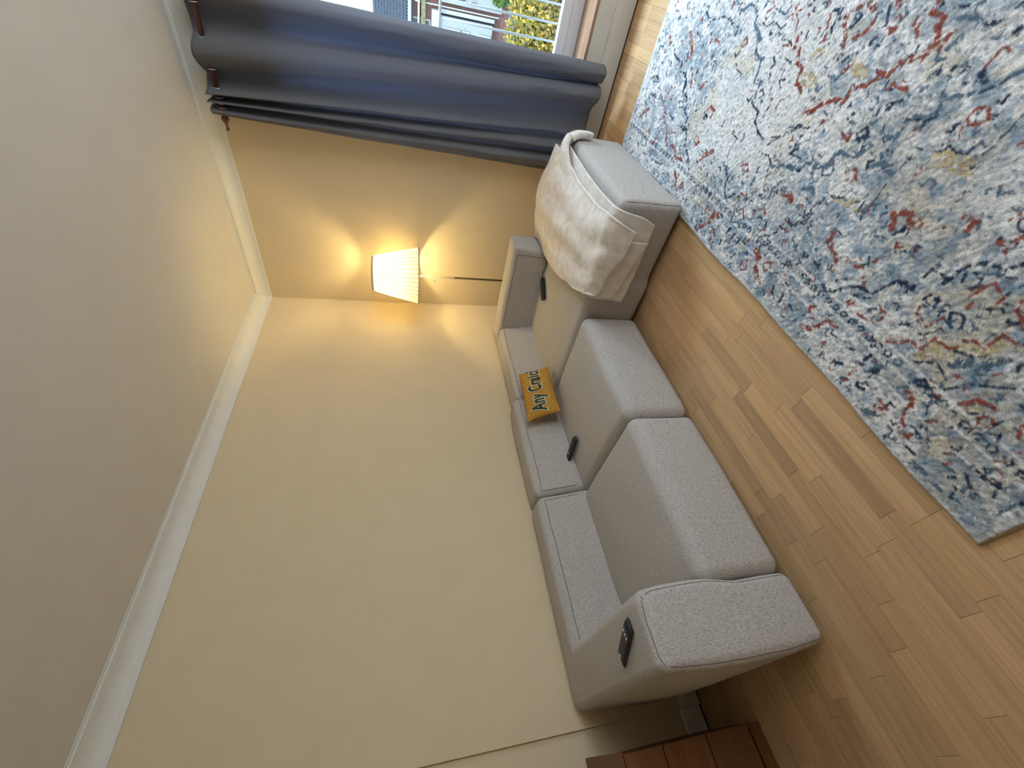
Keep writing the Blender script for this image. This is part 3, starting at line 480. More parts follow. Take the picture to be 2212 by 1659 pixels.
# ------------------------------------------------------------------ fleece throw over the chaise
thr = empty('throw_blanket', (1.4, -1, .42), 'cream fleece throw draped across the end of the chaise', 'blanket'); thr.location = (0, 0, 0)
def cloth(name, rows, nu=90, nv=60, th=.010, amp=.006, seed=0, parent=thr, folds=0.0, m=None):
    G = sheet(rows, nu, nv)
    for i in range(nu):
        for j in range(nv):
            p = Vector(G[i, j]); nvz = mnoise.noise_vector(p*6+Vector((seed, 0, 0))); nf = mnoise.noise_vector(p*22+Vector((0, seed, 0)))
            a = amp*min(1, .25+min(j, nv-1-j)/6)
            G[i, j] += np.array((nvz.x*a*.6+nf.x*a*.12, nvz.y*a*.6+nf.y*a*.12, nvz.z*a+nf.z*a*.15))
            if folds:
                s = j/(nv-1); G[i, j][2] += folds*math.sin(s*19+seed+2.2*math.sin(i/nu*3.1))*math.sin(math.pi*s)*math.sin(math.pi*i/nu)
    o = mesh_obj(name, G.reshape(-1, 3), grid_faces(nu, nv), m or M_throw, parent)
    md = o.modifiers.new('t', 'SOLIDIFY'); md.thickness = th; md.offset = 1; md.use_rim = True
    return o
# lowest layer: hangs lowest on the inner side, shows as a band towards the end of the chaise
low = [[(1.10, -.425, .20), (1.40, -.425, .20), (1.72, -.425, .20)],
       [(1.08, -.432, .36), (1.40, -.43, .37), (1.735, -.435, .38)],
       [(1.06, -.49, .425), (1.40, -.48, .43), (1.745, -.52, .422)],
       [(1.05, -.85, .425), (1.40, -.85, .432), (1.722, -.88, .422)],
       [(1.12, -1.15, .425), (1.42, -1.15, .432), (1.716, -1.15, .422)],
       [(1.17, -1.42, .425), (1.45, -1.42, .428), (1.722, -1.40, .420)],
       [(1.19, -1.488, .412), (1.45, -1.49, .412), (1.728, -1.485, .412)],
       [(1.19, -1.516, .37), (1.43, -1.517, .36), (1.72, -1.513, .36)],
       [(1.185, -1.517, .28), (1.42, -1.52, .27), (1.705, -1.515, .27)],
       [(1.175, -1.519, .190), (1.40, -1.522, .183), (1.670, -1.515, .188)]]
lo_ = cloth('lower_fold', low, seed=1, amp=.007, th=.013)
mid = [[(1.15, -.50, .445), (1.30, -.50, .45), (1.50, -.50, .45)],
       [(1.16, -1.10, .445), (1.30, -1.10, .45), (1.52, -1.10, .45)],
       [(1.19, -1.45, .44), (1.34, -1.45, .445), (1.55, -1.44, .44)],
       [(1.205, -1.505, .425), (1.36, -1.51, .42), (1.57, -1.505, .42)],
       [(1.205, -1.532, .36), (1.37, -1.536, .35), (1.575, -1.534, .35)],
       [(1.22, -1.535, .262), (1.37, -1.540, .245), (1.575, -1.538, .195)]]
cloth('middle_fold', mid, 70, 40, seed=5, amp=.003)
top = [[(1.12, -.405, .22), (1.30, -.400, .22), (1.48, -.402, .22), (1.66, -.41, .24)],
       [(1.10, -.412, .40), (1.28, -.405, .42), (1.47, -.407, .42), (1.68, -.42, .41)],
       [(1.06, -.45, .472), (1.24, -.44, .505), (1.46, -.44, .512), (1.70, -.47, .470)],
       [(1.03, -.56, .450), (1.24, -.57, .508), (1.46, -.59, .515), (1.70, -.60, .462)],
       [(1.015, -.80, .442), (1.24, -.82, .480), (1.46, -.82, .490), (1.672, -.84, .455)],
       [(1.05, -1.02, .442), (1.26, -1.05, .470), (1.46, -1.05, .480), (1.662, -1.07, .452)],
       [(1.11, -1.24, .442), (1.29, -1.27, .462), (1.48, -1.27, .472), (1.668, -1.29, .450)],
       [(1.165, -1.42, .440), (1.32, -1.44, .452), (1.50, -1.44, .456), (1.69, -1.45, .445)],
       [(1.20, -1.50, .432), (1.35, -1.525, .436), (1.53, -1.53, .436), (1.69, -1.515, .432)],
       [(1.215, -1.538, .415), (1.37, -1.555, .395), (1.53, -1.560, .385), (1.668, -1.545, .375)],
       [(1.222, -1.552, .392), (1.37, -1.561, .365), (1.53, -1.563, .330), (1.640, -1.552, .300)]]
cloth('top_fold', top, 120, 90, .017, .020, 3, folds=.009)
# rolled corner drooping over the chaise end
path = spline([(1.60, -.88, .458), (1.66, -.74, .472), (1.715, -.64, .478), (1.765, -.58, .455), (1.800, -.545, .385), (1.806, -.535, .31), (1.803, -.535, .262)], 40)
V = []; F = []; seg = 16
for i, p in enumerate(path):
    t = path[min(i+1, 39)]-path[max(i-1, 0)]; t /= np.linalg.norm(t); s = np.cross(t, (0.45, .9, 0.0)); s = np.array([t[1], -t[0], 0])/max(1e-6, math.hypot(t[0], t[1])) if i < 22 else np.array([0, 1., 0]); 
    if i >= 22: s = np.array([.0, 1., 0.])
    if i < 22: s = -s if s[1] < 0 else s
    nrm = np.cross(s, t); u = i/39
    wA = .012+.045*math.sin(math.pi*min(1, u*.9+.08))**.8; wB = .014+.010*math.sin(math.pi*u)
    if u > .9: wA *= (1.02-u)/.12
    for k in range(seg):
        a = 2*math.pi*k/seg; V.append(p+s*wA*math.cos(a)+nrm*(wB*math.sin(a)+.005*math.sin(2*a+u*5)+.004*math.sin(3*a)))
for i in range(39):
    for k in range(seg): F.append((i*seg+k, i*seg+(k+1) % seg, (i+1)*seg+(k+1) % seg, (i+1)*seg+k))
F += [tuple(range(seg)), tuple(39*seg+k for k in range(seg))]
ro = mesh_obj('rolled_corner', V, F, M_throw, thr); sm = ro.modifiers.new('s', 'SUBSURF'); sm.levels = 1; sm.render_levels = 2

# ------------------------------------------------------------------ mustard cushion with lettering
pil = empty('cushion', (.38, -1.54, .56), 'small mustard cushion printed Any Craic? leaning on the backrest', 'cushion'); pil.location = (0, 0, 0)
TL, TR = np.array([.305, -1.775, .668]), np.array([.305, -1.305, .640]); BR, BL = np.array([.430, -1.342, .438]), np.array([.430, -1.786, .452])
def pbase(u, v):    # u along the text, v up; 0..1
    return (BL*(1-u)+BR*u)*(1-v)+(TL*(1-u)+TR*u)*v
pn = np.cross(BR-BL, TL-BL); pn /= np.linalg.norm(pn)
if pn[0] < 0: pn = -pn
def psurf(u, v, side=1, lift=0):
    a = 2*u-1; b = 2*v-1; e = max(0, (1-abs(a)**5)*(1-abs(b)**3.5))
    pu = .5+.5*a*(1-.045*(1-b*b)); pv = .5+.5*b*(1-.07*(1-a*a))
    p = pbase(pu, pv); th = .044*e**.6
    w = mnoise.noise(Vector((u*5, v*4, side*3)))*.006*e**.3+.006*math.sin((a+b)*9)*max(0, abs(a)+abs(b)-1.2)
    return p+pn*(side*(th+w*(1 if side > 0 else 0))+lift)
nu_, nv_ = 56, 34; V = []; F = []
for side in (1, -1):
    for i in range(nu_):
        for j in range(nv_): V.append(psurf(.5-.5*math.cos(math.pi*i/(nu_-1)), .5-.5*math.cos(math.pi*j/(nv_-1)), side))
F = grid_faces(nu_, nv_)+[tuple(nu_*nv_+k for k in f[::-1]) for f in grid_faces(nu_, nv_)]
cov = mesh_obj('cushion_cover', V, F, M_must, pil)
bm = bmesh.new(); bm.from_mesh(cov.data); bmesh.ops.remove_doubles(bm, verts=bm.verts, dist=.0002); bmesh.ops.recalc_face_normals(bm, faces=bm.faces); bm.to_mesh(cov.data); bm.free()
def lettering(name, offset, lift, m):
    cu = bpy.data.curves.new('t', 'FONT'); cu.body = 'Any Craic?'; cu.size = 1; cu.offset = offset; cu.resolution_u = 3; cu.space_character = 1.10; cu.shear = .12
    to = bpy.data.objects.new('t', cu); C.objects.link(to); bpy.context.view_layer.update()
    me = bpy.data.meshes.new_from_object(to.evaluated_get(bpy.context.evaluated_depsgraph_get())); bpy.data.objects.remove(to)
    bm = bmesh.new(); bm.from_mesh(me); bmesh.ops.triangulate(bm, faces=bm.faces)
    for _ in range(2):
        es = [e for e in bm.edges if e.calc_length() > .10]
        if es: bmesh.ops.subdivide_edges(bm, edges=es, cuts=2); bmesh.ops.triangulate(bm, faces=bm.faces)
    for vv in bm.verts:
        u = .06+vv.co.x/TW*.90; v = .36+vv.co.y*.60-.02*u
        vv.co = Vector(psurf(min(u, .985), v, 1, lift))
    o = bm_obj(name, bm, m, cov); return o
cu = bpy.data.curves.new('t', 'FONT'); cu.body = 'Any Craic?'; cu.space_character = 1.10; to = bpy.data.objects.new('t', cu); C.objects.link(to); bpy.context.view_layer.update(); TW = to.dimensions.x; bpy.data.objects.remove(to)
l1 = lettering('letter_outline', .075, .0016, M_cream); l1['label'] = 'cream outline of the letters'
l2 = lettering('lettering', .036, .0032, M_green); l2['label'] = 'dark green letters reading Any Craic?'
V, F = [], []
V, F = tube([psurf(1, .93), psurf(1, .93)+np.array([.005, .02, .004]), psurf(1, .80)+np.array([.004, .012, .0])], .003, 5)

# ------------------------------------------------------------------ remote controls
def remote(root, L, W, T, wedge, m, pale=(), red=(), btn_rows=8, btn_cols=3, waist=0.0):
    """slab along local x, centred on its footprint, resting on z=0"""
    V = []; F = []; secs = []
    n = 26
    for i in range(n):
        t = i/(n-1); x = (t-.5)*L; e = 1.0
        if wedge: e = 1.0; 
        d = min(t, 1-t)*L
        wv = W/2*(1-waist*math.sin(math.pi*t)**2)
        if d < W*.35: wv *= (.55+.45*math.sqrt(max(0, 1-(1-d/(W*.35))**2))) if not wedge else 1
        hh = T*(.45+.55*min(1, d/(L*.10)))
        ring_ = [(-wv*.82, 0), (-wv, T*.35), (-wv*.94, hh*.85), (-wv*.80, hh), (0, hh*1.05), (wv*.80, hh), (wv*.94, hh*.85), (wv, T*.35), (wv*.82, 0)]
        sk = (wedge*W*.9)
        for (y, z) in ring_: V.append((x+sk*y/W*(1 if wedge else 0), y, z))
    k = 9
    for i in range(n-1):
        for j in range(k): F.append((i*k+j, i*k+(j+1) % k, (i+1)*k+(j+1) % k, (i+1)*k+j))
    F += [tuple(range(k)), tuple((n-1)*k+j for j in range(k))]
    o = mesh_obj('remote_body', V, F, m, root)
    for r_ in range(btn_rows):
        for c_ in range(btn_cols):
            x = -L*.36+r_*L*.72/(btn_rows-1); y = (c_-(btn_cols-1)/2)*W*.26
            mt = M_btnl if (r_, c_) in pale else M_btnr if (r_, c_) in red else M_btn
            bm = bmesh.new(); lx = W*.07 if mt is not M_btnl else W*.10
            box(bm, x-lx+(wedge*.9*y), x+lx+(wedge*.9*y), y-W*.085, y+W*.085, T*.98, T*1.13, bev=W*.02)
            bm_obj('button', bm, mt, o)
    return o
def orient(root, p0, p1, z, tilt=0.0, pitch=0.0):
    c = (Vector(p0)+Vector(p1))/2; d = Vector(p1)-Vector(p0); root.location = (c.x, c.y, z); root.rotation_euler = (tilt, pitch, math.atan2(d.y, d.x))
r1 = empty('remote_control', label='black television remote with pale buttons lying on the armrest', cat='remote', group='remote controls on the sofa')
remote(r1, .172, .050, .018, .55, M_black, pale=((6, 0), (6, 1), (0, 1), (6, 2)), red=((3, 2), (4, 0)), btn_rows=8)
orient(r1, (.780, -3.285, 0), (.935, -3.205, 0), .708)
r2 = empty('remote_control', label='slim rounded black remote on the middle seat by the backrest', cat='remote', group='remote controls on the sofa')
remote(r2, .215, .048, .020, 0, M_black, btn_rows=9, waist=.12, pale=((2, 1),))
orient(r2, (.270, -2.075, 0), (.470, -2.045, 0), .428)
r3 = empty('blanket_controller', label='small black corded heat controller on the corner seat', cat='controller')
V = []; F = []
secs = [(-.095, .018, .5), (-.085, .026, .9), (.045, .030, 1.0), (.075, .022, .95), (.090, .012, .7)]
for (x, w_, h_) in secs:
    T = .024
    for (y, z) in [(-w_, 0), (-w_, T*h_*.8), (-w_*.8, T*h_), (w_*.8, T*h_), (w_, T*h_*.8), (w_, 0)]: V.append((x, y, z))
for i in range(4):
    for j in range(6): F.append((i*6+j, i*6+(j+1) % 6, (i+1)*6+(j+1) % 6, (i+1)*6+j))
F += [tuple(range(6)), tuple(24+j for j in range(6))]
rb = mesh_obj('controller_body', V, F, M_black, r3, smooth=False)
bm = bmesh.new(); box(bm, -.05, -.02, -.010, .010, .022, .026, .003); bm_obj('button', bm, M_btn, rb)
orient(r3, (.705, -.865, 0), (.812, -.712, 0), .420)
P = spline([(.812, -.712, .428), (.832, -.688, .424), (.89, -.705, .422), (.935, -.702, .422), (.985, -.690, .422), (1.04, -.66, .422), (1.06, -.64, .422)], 40)
V, F = tube(P, .003, 6); co = mesh_obj('power_cord', V, F, M_black); co.parent = r3; bpy.context.view_layer.update(); co.matrix_parent_inverse = r3.matrix_world.inverted()

# ------------------------------------------------------------------ floor lamp
LX, LY = .468, -.250
lamp = empty('floor_lamp', (LX, LY, 0), 'lit nickel floor lamp with pleated cream shade behind the sofa corner', 'lamp')
def mo(name, VF, m, parent, **k): return mesh_obj(name, VF[0], VF[1], m, parent, **k)
mo('base', lathe([(0, .001), (.135, .001), (.138, .008), (.13, .016), (.04, .022), (.012, .03), (0, .03)], 40), M_steel, lamp)
mo('pole', lathe([(0, .02), (.0085, .02), (.0085, 1.05), (.0105, 1.052), (.0105, 1.062), (.0075, 1.064), (.0075, 1.50), (0, 1.50)], 16), M_steel, lamp)
mo('socket', lathe([(0, 1.48), (.016, 1.48), (.018, 1.50), (.018, 1.545), (0, 1.545)], 20), M_steel, lamp)
def pleated(profile, n):
    V = []; F = []; m = n*4; off = (-.0045, .0010, .0022, .0015)
    for (r, h) in profile:
        for k in range(m):
            a = 2*math.pi*(k+(.0, -.62, 0, .62)[k % 4])/m; rr = r+off[k % 4]*r/.2; V.append((rr*math.cos(a), rr*math.sin(a), h))
    for i in range(len(profile)-1):
        for k in range(m): F.append((i*m+k, i*m+(k+1) % m, (i+1)*m+(k+1) % m, (i+1)*m+k))
    for c in range(n):                         # the cloth doubled behind each pleat
        a0 = 2*math.pi*(c*4-.55)/m; a1 = 2*math.pi*(c*4+.55)/m; b = len(V)
        for (r, h) in profile: V += [((r-.006)*math.cos(a0), (r-.006)*math.sin(a0), h), ((r-.006)*math.cos(a1), (r-.006)*math.sin(a1), h)]
        for i in range(len(profile)-1): F.append((b+2*i, b+2*i+1, b+2*i+3, b+2*i+2))
    return V, F
msh = bpy.data.materials.new('shade_fabric'); msh.use_nodes = True; nt = msh.node_tree; nt.nodes.clear()
out = nt.nodes.new('ShaderNodeOutputMaterial'); mx = nt.nodes.new('ShaderNodeMixShader'); df = nt.nodes.new('ShaderNodeBsdfDiffuse'); tl = nt.nodes.new('ShaderNodeBsdfTranslucent')
df.inputs[0].default_value = (.82, .78, .70, 1); tl.inputs[0].default_value = (.90, .85, .70, 1); mx.inputs[0].default_value = .42
nt.links.new(df.outputs[0], mx.inputs[1]); nt.links.new(tl.outputs[0], mx.inputs[2]); nt.links.new(mx.outputs[0], out.inputs[0])
sh = mo('lamp_shade', pleated([(.236, 1.380), (.208, 1.495), (.178, 1.620), (.146, 1.745)], 40), msh, lamp, smooth=False, label='pleated cream fabric shade')
md = bpy.data.materials.new('shade_band'); md.use_nodes = True
M_band = mottled('shade_trim', (.70, .62, .46), (.74, .66, .50), 60)
mo('trim_band', lathe([(.2385, 1.373), (.2395, 1.386), (.236, 1.386), (.235, 1.373), (.2385, 1.373)], 72), M_band, sh)
mo('trim_band', lathe([(.144, 1.744), (.141, 1.762), (.1385, 1.762), (.1415, 1.744), (.144, 1.744)], 72), M_band, sh)
V = []; F = []
for k in range(3):
    a = k*2.094; v, f = tube([(0.016*math.cos(a), .016*math.sin(a), 1.53), (.137*math.cos(a), .137*math.sin(a), 1.752)], .0015, 5); F += [tuple(i+len(V) for i in q_) for q_ in f]; V += v
mesh_obj('shade_carrier', V, F, M_steel, sh)
V, F = tube([(-.027, -.012, 1.50), (-.027, -.012, 1.375), (-.027, -.012, 1.246)], .0007, 5); ch = mesh_obj('pull_chain', V, F, M_steel, lamp)
V, F = lathe([(0, -.009), (.005, -.007), (.007, 0), (.005, .007), (0, .009)], 12); kb = mesh_obj('pull_bead', V, F, M_chrome, ch); kb.location = (-.027, -.012, 1.238)
mb_ = bpy.data.materials.new('lit_bulb'); mb_.use_nodes = True; nt = mb_.node_tree; nt.nodes.clear()
out = nt.nodes.new('ShaderNodeOutputMaterial'); ad = nt.nodes.new('ShaderNodeAddShader'); em = nt.nodes.new('ShaderNodeEmission'); tp = nt.nodes.new('ShaderNodeBsdfTransparent')
em.inputs[0].default_value = (1, .75, .4, 1); em.inputs[1].default_value = 8; tp.inputs[0].default_value = (.95, .9, .8, 1)
nt.links.new(em.outputs[0], ad.inputs[0]); nt.links.new(tp.outputs[0], ad.inputs[1]); nt.links.new(ad.outputs[0], out.inputs[0])
bl = mo('bulb', lathe([(0, 1.545), (.013, 1.547), (.018, 1.565), (.028, 1.59), (.030, 1.605), (.022, 1.625), (0, 1.634)], 20), mb_, lamp)
bd = bpy.data.lights.new('bulb_light', 'POINT'); bd.energy = 9.3; bd.color = (1, .83, .42); bd.shadow_soft_size = .05
bo = bpy.data.objects.new('bulb_light', bd); C.objects.link(bo); bo.parent = lamp; bo.location = (0, 0, 1.592)

# ------------------------------------------------------------------ curtain rod and curtain
RZc, RYc = 2.615, -.125
rod = empty('curtain_rod', (2.5, RYc, RZc), 'dark mahogany curtain rod with turned finial above the window', 'curtain rod'); rod.location = (0, 0, 0)
V, F = tube([(1.485, RYc, RZc), (2.4, RYc, RZc), (3.62, RYc, RZc)], .0145, 16); mesh_obj('pole', V, F, M_rod, rod)
fp = [(0, -.078), (.006, -.077), (.0105, -.070), (.0105, -.063), (.006, -.057), (.0065, -.045), (.011, -.036), (.019, -.020), (.023, -.008), (.021, .002), (.016, .008), (.018, .012), (.014, .016), (0, .016)]
for sx in (1, -1):
    V, F = lathe([(r, h*sx) for r, h in fp], 20, 'x'); f_ = mesh_obj('finial', V, F, M_rod, rod); f_.location = (1.485 if sx > 0 else 3.62, RYc, RZc)
for x in (1.575, 3.55):
    bm = bmesh.new(); box(bm, x-.012, x+.012, RYc-.004, -.001, RZc-.028, RZc-.012, .003); box(bm, x-.02, x+.02, -.012, -.001, RZc-.055, RZc+.02, .003); bm_obj('bracket', bm, M_rod, rod)
ctop = [(2.175, -.075), (2.155, -.135), (2.125, -.178), (2.085, -.165), (2.05, -.125), (2.01, -.085), (1.965, -.072), (1.925, -.095), (1.90, -.130), (1.87, -.178), (1.82, -.192), (1.775, -.165), (1.74, -.125), (1.715, -.082), (1.69, -.070), (1.665, -.085), (1.648, -.125), (1.638, -.175), (1.624, -.190), (1.612, -.150), (1.602, -.090), (1.592, -.080), (1.582, -.120), (1.574, -.175), (1.562, -.182), (1.552, -.130), (1.542, -.075), (1.530, -.075), (1.515, -.12), (1.495, -.172), (1.468, -.178), (1.448, -.150), (1.440, -.125)]
cbot = [(2.125, -.06), (2.128, -.10), (2.125, -.150), (2.10, -.185), (2.06, -.180), (2.035, -.150), (2.022, -.105), (2.015, -.105), (2.01, -.150), (1.985, -.190), (1.95, -.195), (1.92, -.170), (1.90, -.125), (1.87, -.095), (1.83, -.080), (1.79, -.080), (1.75, -.090), (1.715, -.115), (1.69, -.120), (1.665, -.095), (1.645, -.090), (1.625, -.125), (1.605, -.150), (1.58, -.135), (1.56, -.095), (1.54, -.080), (1.52, -.110), (1.50, -.150), (1.475, -.155), (1.452, -.115), (1.43, -.08), (1.41, -.075), (1.395, -.060)]
ctop = [(x if x > 1.60 else 1.60-(1.60-x)*.62, y) for x, y in ctop]
nu_, nv_ = 150, 280
T_ = spline(ctop, nv_); B_ = spline(cbot, nv_); V = []
for i in range(nu_):
    t = i/(nu_-1)
    for j in range(nv_):
        s = t**.85; p = T_[j]*(1-s)+B_[j]*s; z = 2.668-(2.668-.152)*t
        p = p+np.array([.004, .006])*mnoise.noise(Vector((j*.06, t*7, 1)))*(.3+t)+np.array([0, .006])*mnoise.noise(Vector((j*.12+t*3, t*9, 5)))*(.3+t)+np.array([0, .006])*mnoise.noise(Vector((j*.16, t*34, 9)))*max(0, t-.55)*2
        if i < 2: z += .006*math.sin(j*.16)
        V.append((p[0], min(p[1], -.022 if p[0] > WX0-.06 else -.012), z))
m = bpy.data.materials.new('curtain_cloth'); m.use_nodes = True; nt = m.node_tree; nt.nodes.clear()
out = nt.nodes.new('ShaderNodeOutputMaterial'); mx = nt.nodes.new('ShaderNodeMixShader'); df = nt.nodes.new('ShaderNodeBsdfDiffuse'); tl = nt.nodes.new('ShaderNodeBsdfTranslucent')
df.inputs[0].default_value = (.225, .22, .225, 1); tl.inputs[0].default_value = (.24, .28, .38, 1); mx.inputs[0].default_value = .38
wv = nt.nodes.new('ShaderNodeTexNoise'); wv.inputs['Scale'].default_value = 900; tcc = nt.nodes.new('ShaderNodeTexCoord'); mpp = nt.nodes.new('ShaderNodeMapping'); mpp.inputs['Scale'].default_value = (1, 1, .12)
bpp = nt.nodes.new('ShaderNodeBump'); bpp.inputs['Strength'].default_value = .4; bpp.inputs['Distance'].default_value = .001
nt.links.new(tcc.outputs['Object'], mpp.inputs['Vector']); nt.links.new(mpp.outputs[0], wv.inputs['Vector']); nt.links.new(wv.outputs['Fac'], bpp.inputs['Height']); nt.links.new(bpp.outputs[0], df.inputs['Normal'])
nt.links.new(df.outputs[0], mx.inputs[1]); nt.links.new(tl.outputs[0], mx.inputs[2]); nt.links.new(mx.outputs[0], out.inputs[0])
cur = mesh_obj('curtain', V, grid_faces(nu_, nv_), m); tag(cur, 'grey eyelet curtain gathered at the left side of the window', 'curtain')
md = cur.modifiers.new('t', 'SOLIDIFY'); md.thickness = .0016
for x in (2.052, 1.900, 1.741, 1.648, 1.604, 1.588, 1.570, 1.546):
    V, F = tube([(0, .024*math.cos(a), .024*math.sin(a)) for a in np.linspace(0, 2*math.pi, 25)[:-1]], .0035, 6, True)
    g = mesh_obj('eyelet', V, F, M_chrome, cur); g.location = (x, RYc, RZc-.004); g.rotation_euler = (0, 0, random.uniform(-.3, .3))

# ------------------------------------------------------------------ pine chest at the left
chx, chy0, chy1 = .415, -3.548, -4.25
chest = empty('pine_chest', (.2, -3.9, 0), 'orange pine chest of drawers beyond the sofa armrest', 'chest of drawers'); chest.location = (0, 0, 0)
boxo('chest_top', (-.005, chx+.004, chy1-.01, chy0+.008, .668, .690), M_pine, chest, .004)
bm = bmesh.new(); box(bm, 0, chx-.018, chy0-.018, chy0, .05, .668); box(bm, 0, chx-.018, chy1, chy1+.018, .05, .668); box(bm, 0, .01, chy1+.018, chy0-.018, .05, .668); box(bm, .01, chx-.03, chy1+.018, chy0-.018, .05, .07)
bm_obj('carcass', bm, M_pine, chest)
zz = [.070, .279, .487, .667]
for a, b in zip(zz[:-1], zz[1:]):
    d = boxo('drawer', (chx-.018, chx, chy1+.002, chy0-.002, a+.0025, b-.0025), M_pine, chest, .002); t = random.uniform(.9, 1.08); d.color = (t, t, t, 1)
    V, F = lathe([(0, 0), (.008, 0), (.007, .012), (.014, .020), (.013, .030), (0, .033)], 16, 'x'); k_ = mesh_obj('knob', V, F, M_pine, d); k_.location = (chx, (chy0+chy1)/2, (a+b)/2)
boxo('plinth', (0, chx-.01, chy1+.004, chy0-.004, 0, .055), M_pine, chest, .002)
for o in chest.children: 
    if o.name.startswith(('chest_top', 'carcass', 'plinth')): o.color = (.95, .95, .95, 1)

# ------------------------------------------------------------------ guard railing outside the window
M_rail = mat('white_metal_rail', (.72, .76, .80), .4, .5)
rail = empty('guard_railing', (2.5, .38, 0), 'thin white metal guard railing outside the window pane', 'railing'); rail.location = (0, 0, 0)
V, F = tube([(1.5, .38, 1.245), (3.5, .38, 1.245)], .009, 8); mesh_obj('top_rail', V, F, M_rail, rail)
V, F = tube([(1.5, .38, .20), (3.5, .38, .20)], .009, 8); mesh_obj('bottom_rail', V, F, M_rail, rail)
V, F = tube([(0, .38, .20), (0, .38, 1.245)], .0075, 8); first = mesh_obj('baluster', V, F, M_rail, rail); first.location.x = 1.52
x = 1.52+.1045
while x < 3.5:
    c = first.copy(); C.objects.link(c); c.location.x = x; x += .1045

# ------------------------------------------------------------------ the street
GZ = -3.7
M_pave = mottled('pavement', (.22, .26, .32), (.30, .34, .40), 3, .9)
g = boxo('ground', (-30, 40, .6, 90, GZ-.2, GZ), M_pave); struct(g, 'grey street and pavement below the window')
def brickmat(name, c1, c2, mo_, s=4.0):
    m = mat(name, c1, .9); N, L, B = nodes(m); t = N.new('ShaderNodeTexBrick'); t.inputs['Color1'].default_value = (*c1, 1); t.inputs['Color2'].default_value = (*c2, 1); t.inputs['Mortar'].default_value = (*mo_, 1); t.inputs['Scale'].default_value = s
    tc = N.new('ShaderNodeTexCoord'); mp = N.new('ShaderNodeMapping'); mp.inputs['Rotation'].default_value = (math.radians(90), 0, 0); L.new(tc.outputs['Object'], mp.inputs['Vector']); L.new(mp.outputs[0], t.inputs['Vector']); L.new(t.outputs['Color'], B.inputs['Base Color']); return m
M_brick = brickmat('red_brick', (.30, .13, .12), (.38, .19, .17), (.42, .36, .34), 3.0)
M_render = mat('white_render', (.55, .62, .62), .9); M_upvc = mat('house_white_trim', (.75, .78, .78), .6); M_hglass = mat('dark_house_glass', (.10, .15, .19), .2, .5)
M_slate = brickmat('slate_tiles', (.13, .18, .24), (.20, .26, .33), (.06, .08, .11), 6.0)
M_moss = mottled('mossy_ledge', (.26, .27, .13), (.42, .42, .30), 8)
M_dark = mat('dark_shade_and_iron', (.05, .06, .09), .6)
FY = 24.0
house = empty('terraced_house', (0, FY, GZ), 'brick and white rendered house with slate roof across the street', 'house'); house.location = (0, 0, 0)
bm = bmesh.new(); box(bm, -14, 14, FY, FY+6, GZ, 1.24); bm_obj('brick_wall', bm, M_brick, house)
V = [(-14.3, FY-.25, 1.22), (14.3, FY-.25, 1.22), (14.3, FY+2.05, 2.95), (-14.3, FY+2.05, 2.95), (-14.3, FY+6.2, 1.22), (14.3, FY+6.2, 1.22), (-14.3, FY-.25, 1.14), (14.3, FY-.25, 1.14), (14.3, FY+6.2, 1.14), (-14.3, FY+6.2, 1.14)]
F = [(0, 1, 2, 3), (3, 2, 5, 4), (0, 6, 7, 1), (4, 5, 8, 9), (6, 9, 8, 7), (0, 3, 4, 9, 6), (1, 7, 8, 5, 2)]
roof = mesh_obj('slate_roof', V, F, M_slate, house, smooth=False)
V = []; F = []                                    # courses of curved tiles
for r_ in range(11):
    d = r_*.26; y = FY-.26+d*.77; z = 1.225+d*.58
    for c_ in range(70):
        x = -4.2+c_*.12; v = [(x+.015, y, z+.015), (x+.06, y, z+.105), (x+.105, y, z+.015), (x+.015, y+.21, z+.165), (x+.06, y+.21, z+.215), (x+.105, y+.21, z+.165)]
        b = len(V); V += v; F += [(b, b+1, b+4, b+3), (b+1, b+2, b+5, b+4)]
t_ = mesh_obj('roof_tiles', V, F, M_slate, house, smooth=False); t_['kind'] = 'stuff'
boxo('fascia', (-14, 14, FY-.34, FY-.22, 1.06, 1.22), M_upvc, house); boxo('eave_shade', (-14, 14, FY-.42, FY-.30, .98, 1.07), M_dark, house)  # the dark box paints the shadow under the eaves
boxo('string_course', (-14, 14, FY-.5, FY, .68, .76), M_upvc, house); boxo('mossy_ledge', (-14, 14, FY-.45, FY, .40, .60), M_moss, house)
boxo('porch_fascia', (-6, .15, FY-.7, FY, -.24, .10), M_upvc, house)
boxo('render_panel', (-6, -.02, FY-.5, FY, -2.9, -.24), M_render, house); boxo('render_panel', (.07, .22, FY-.3, FY, -3.0, -.24), M_upvc, house)
boxo('downpipe', (.29, .34, FY-.3, FY-.2, -3.2, .9), M_upvc, house); boxo('dark_recess', (-.02, .07, FY-.2, FY, -3.0, -.24), M_dark, house)
boxo('render_panel', (.48, 5.5, FY-.35, FY, -3.3, -.24), M_render, house)
def hwin(x0, x1, z0, z1, y):
    f = boxo('window', (x0, x1, y-.08, y, z0, z1), M_upvc, house); t = min(.07, (x1-x0)*.16)
    boxo('pane', (x0+t, x1-t, y-.1, y-.078, z0+t, z1-t), M_hglass, f)
for wdw in ((-1.0, -.29, .14, 1.09, FY-.01), (-1.1, -.42, -1.75, -.50, FY-.5), (-1.3, -.44, -2.8, -2.2, FY-.5), (.62, .86, -1.5, -.55, FY-.35), (1.6, 2.6, -1.6, -.5, FY-.35), (1.6, 2.6, .05, .38, FY-.01), (-3.2, -2.2, .14, 1.0, FY-.01), (-3.4, -2.2, -1.8, -.5, FY-.5)): hwin(*wdw)
boxo('balcony_rail', (-.9, -.40, FY-.75, FY-.72, -1.35, -1.31), M_dark, house); boxo('wall_lantern', (.60, .66, FY-.5, FY-.35, -2.0, -1.75), M_dark, house)
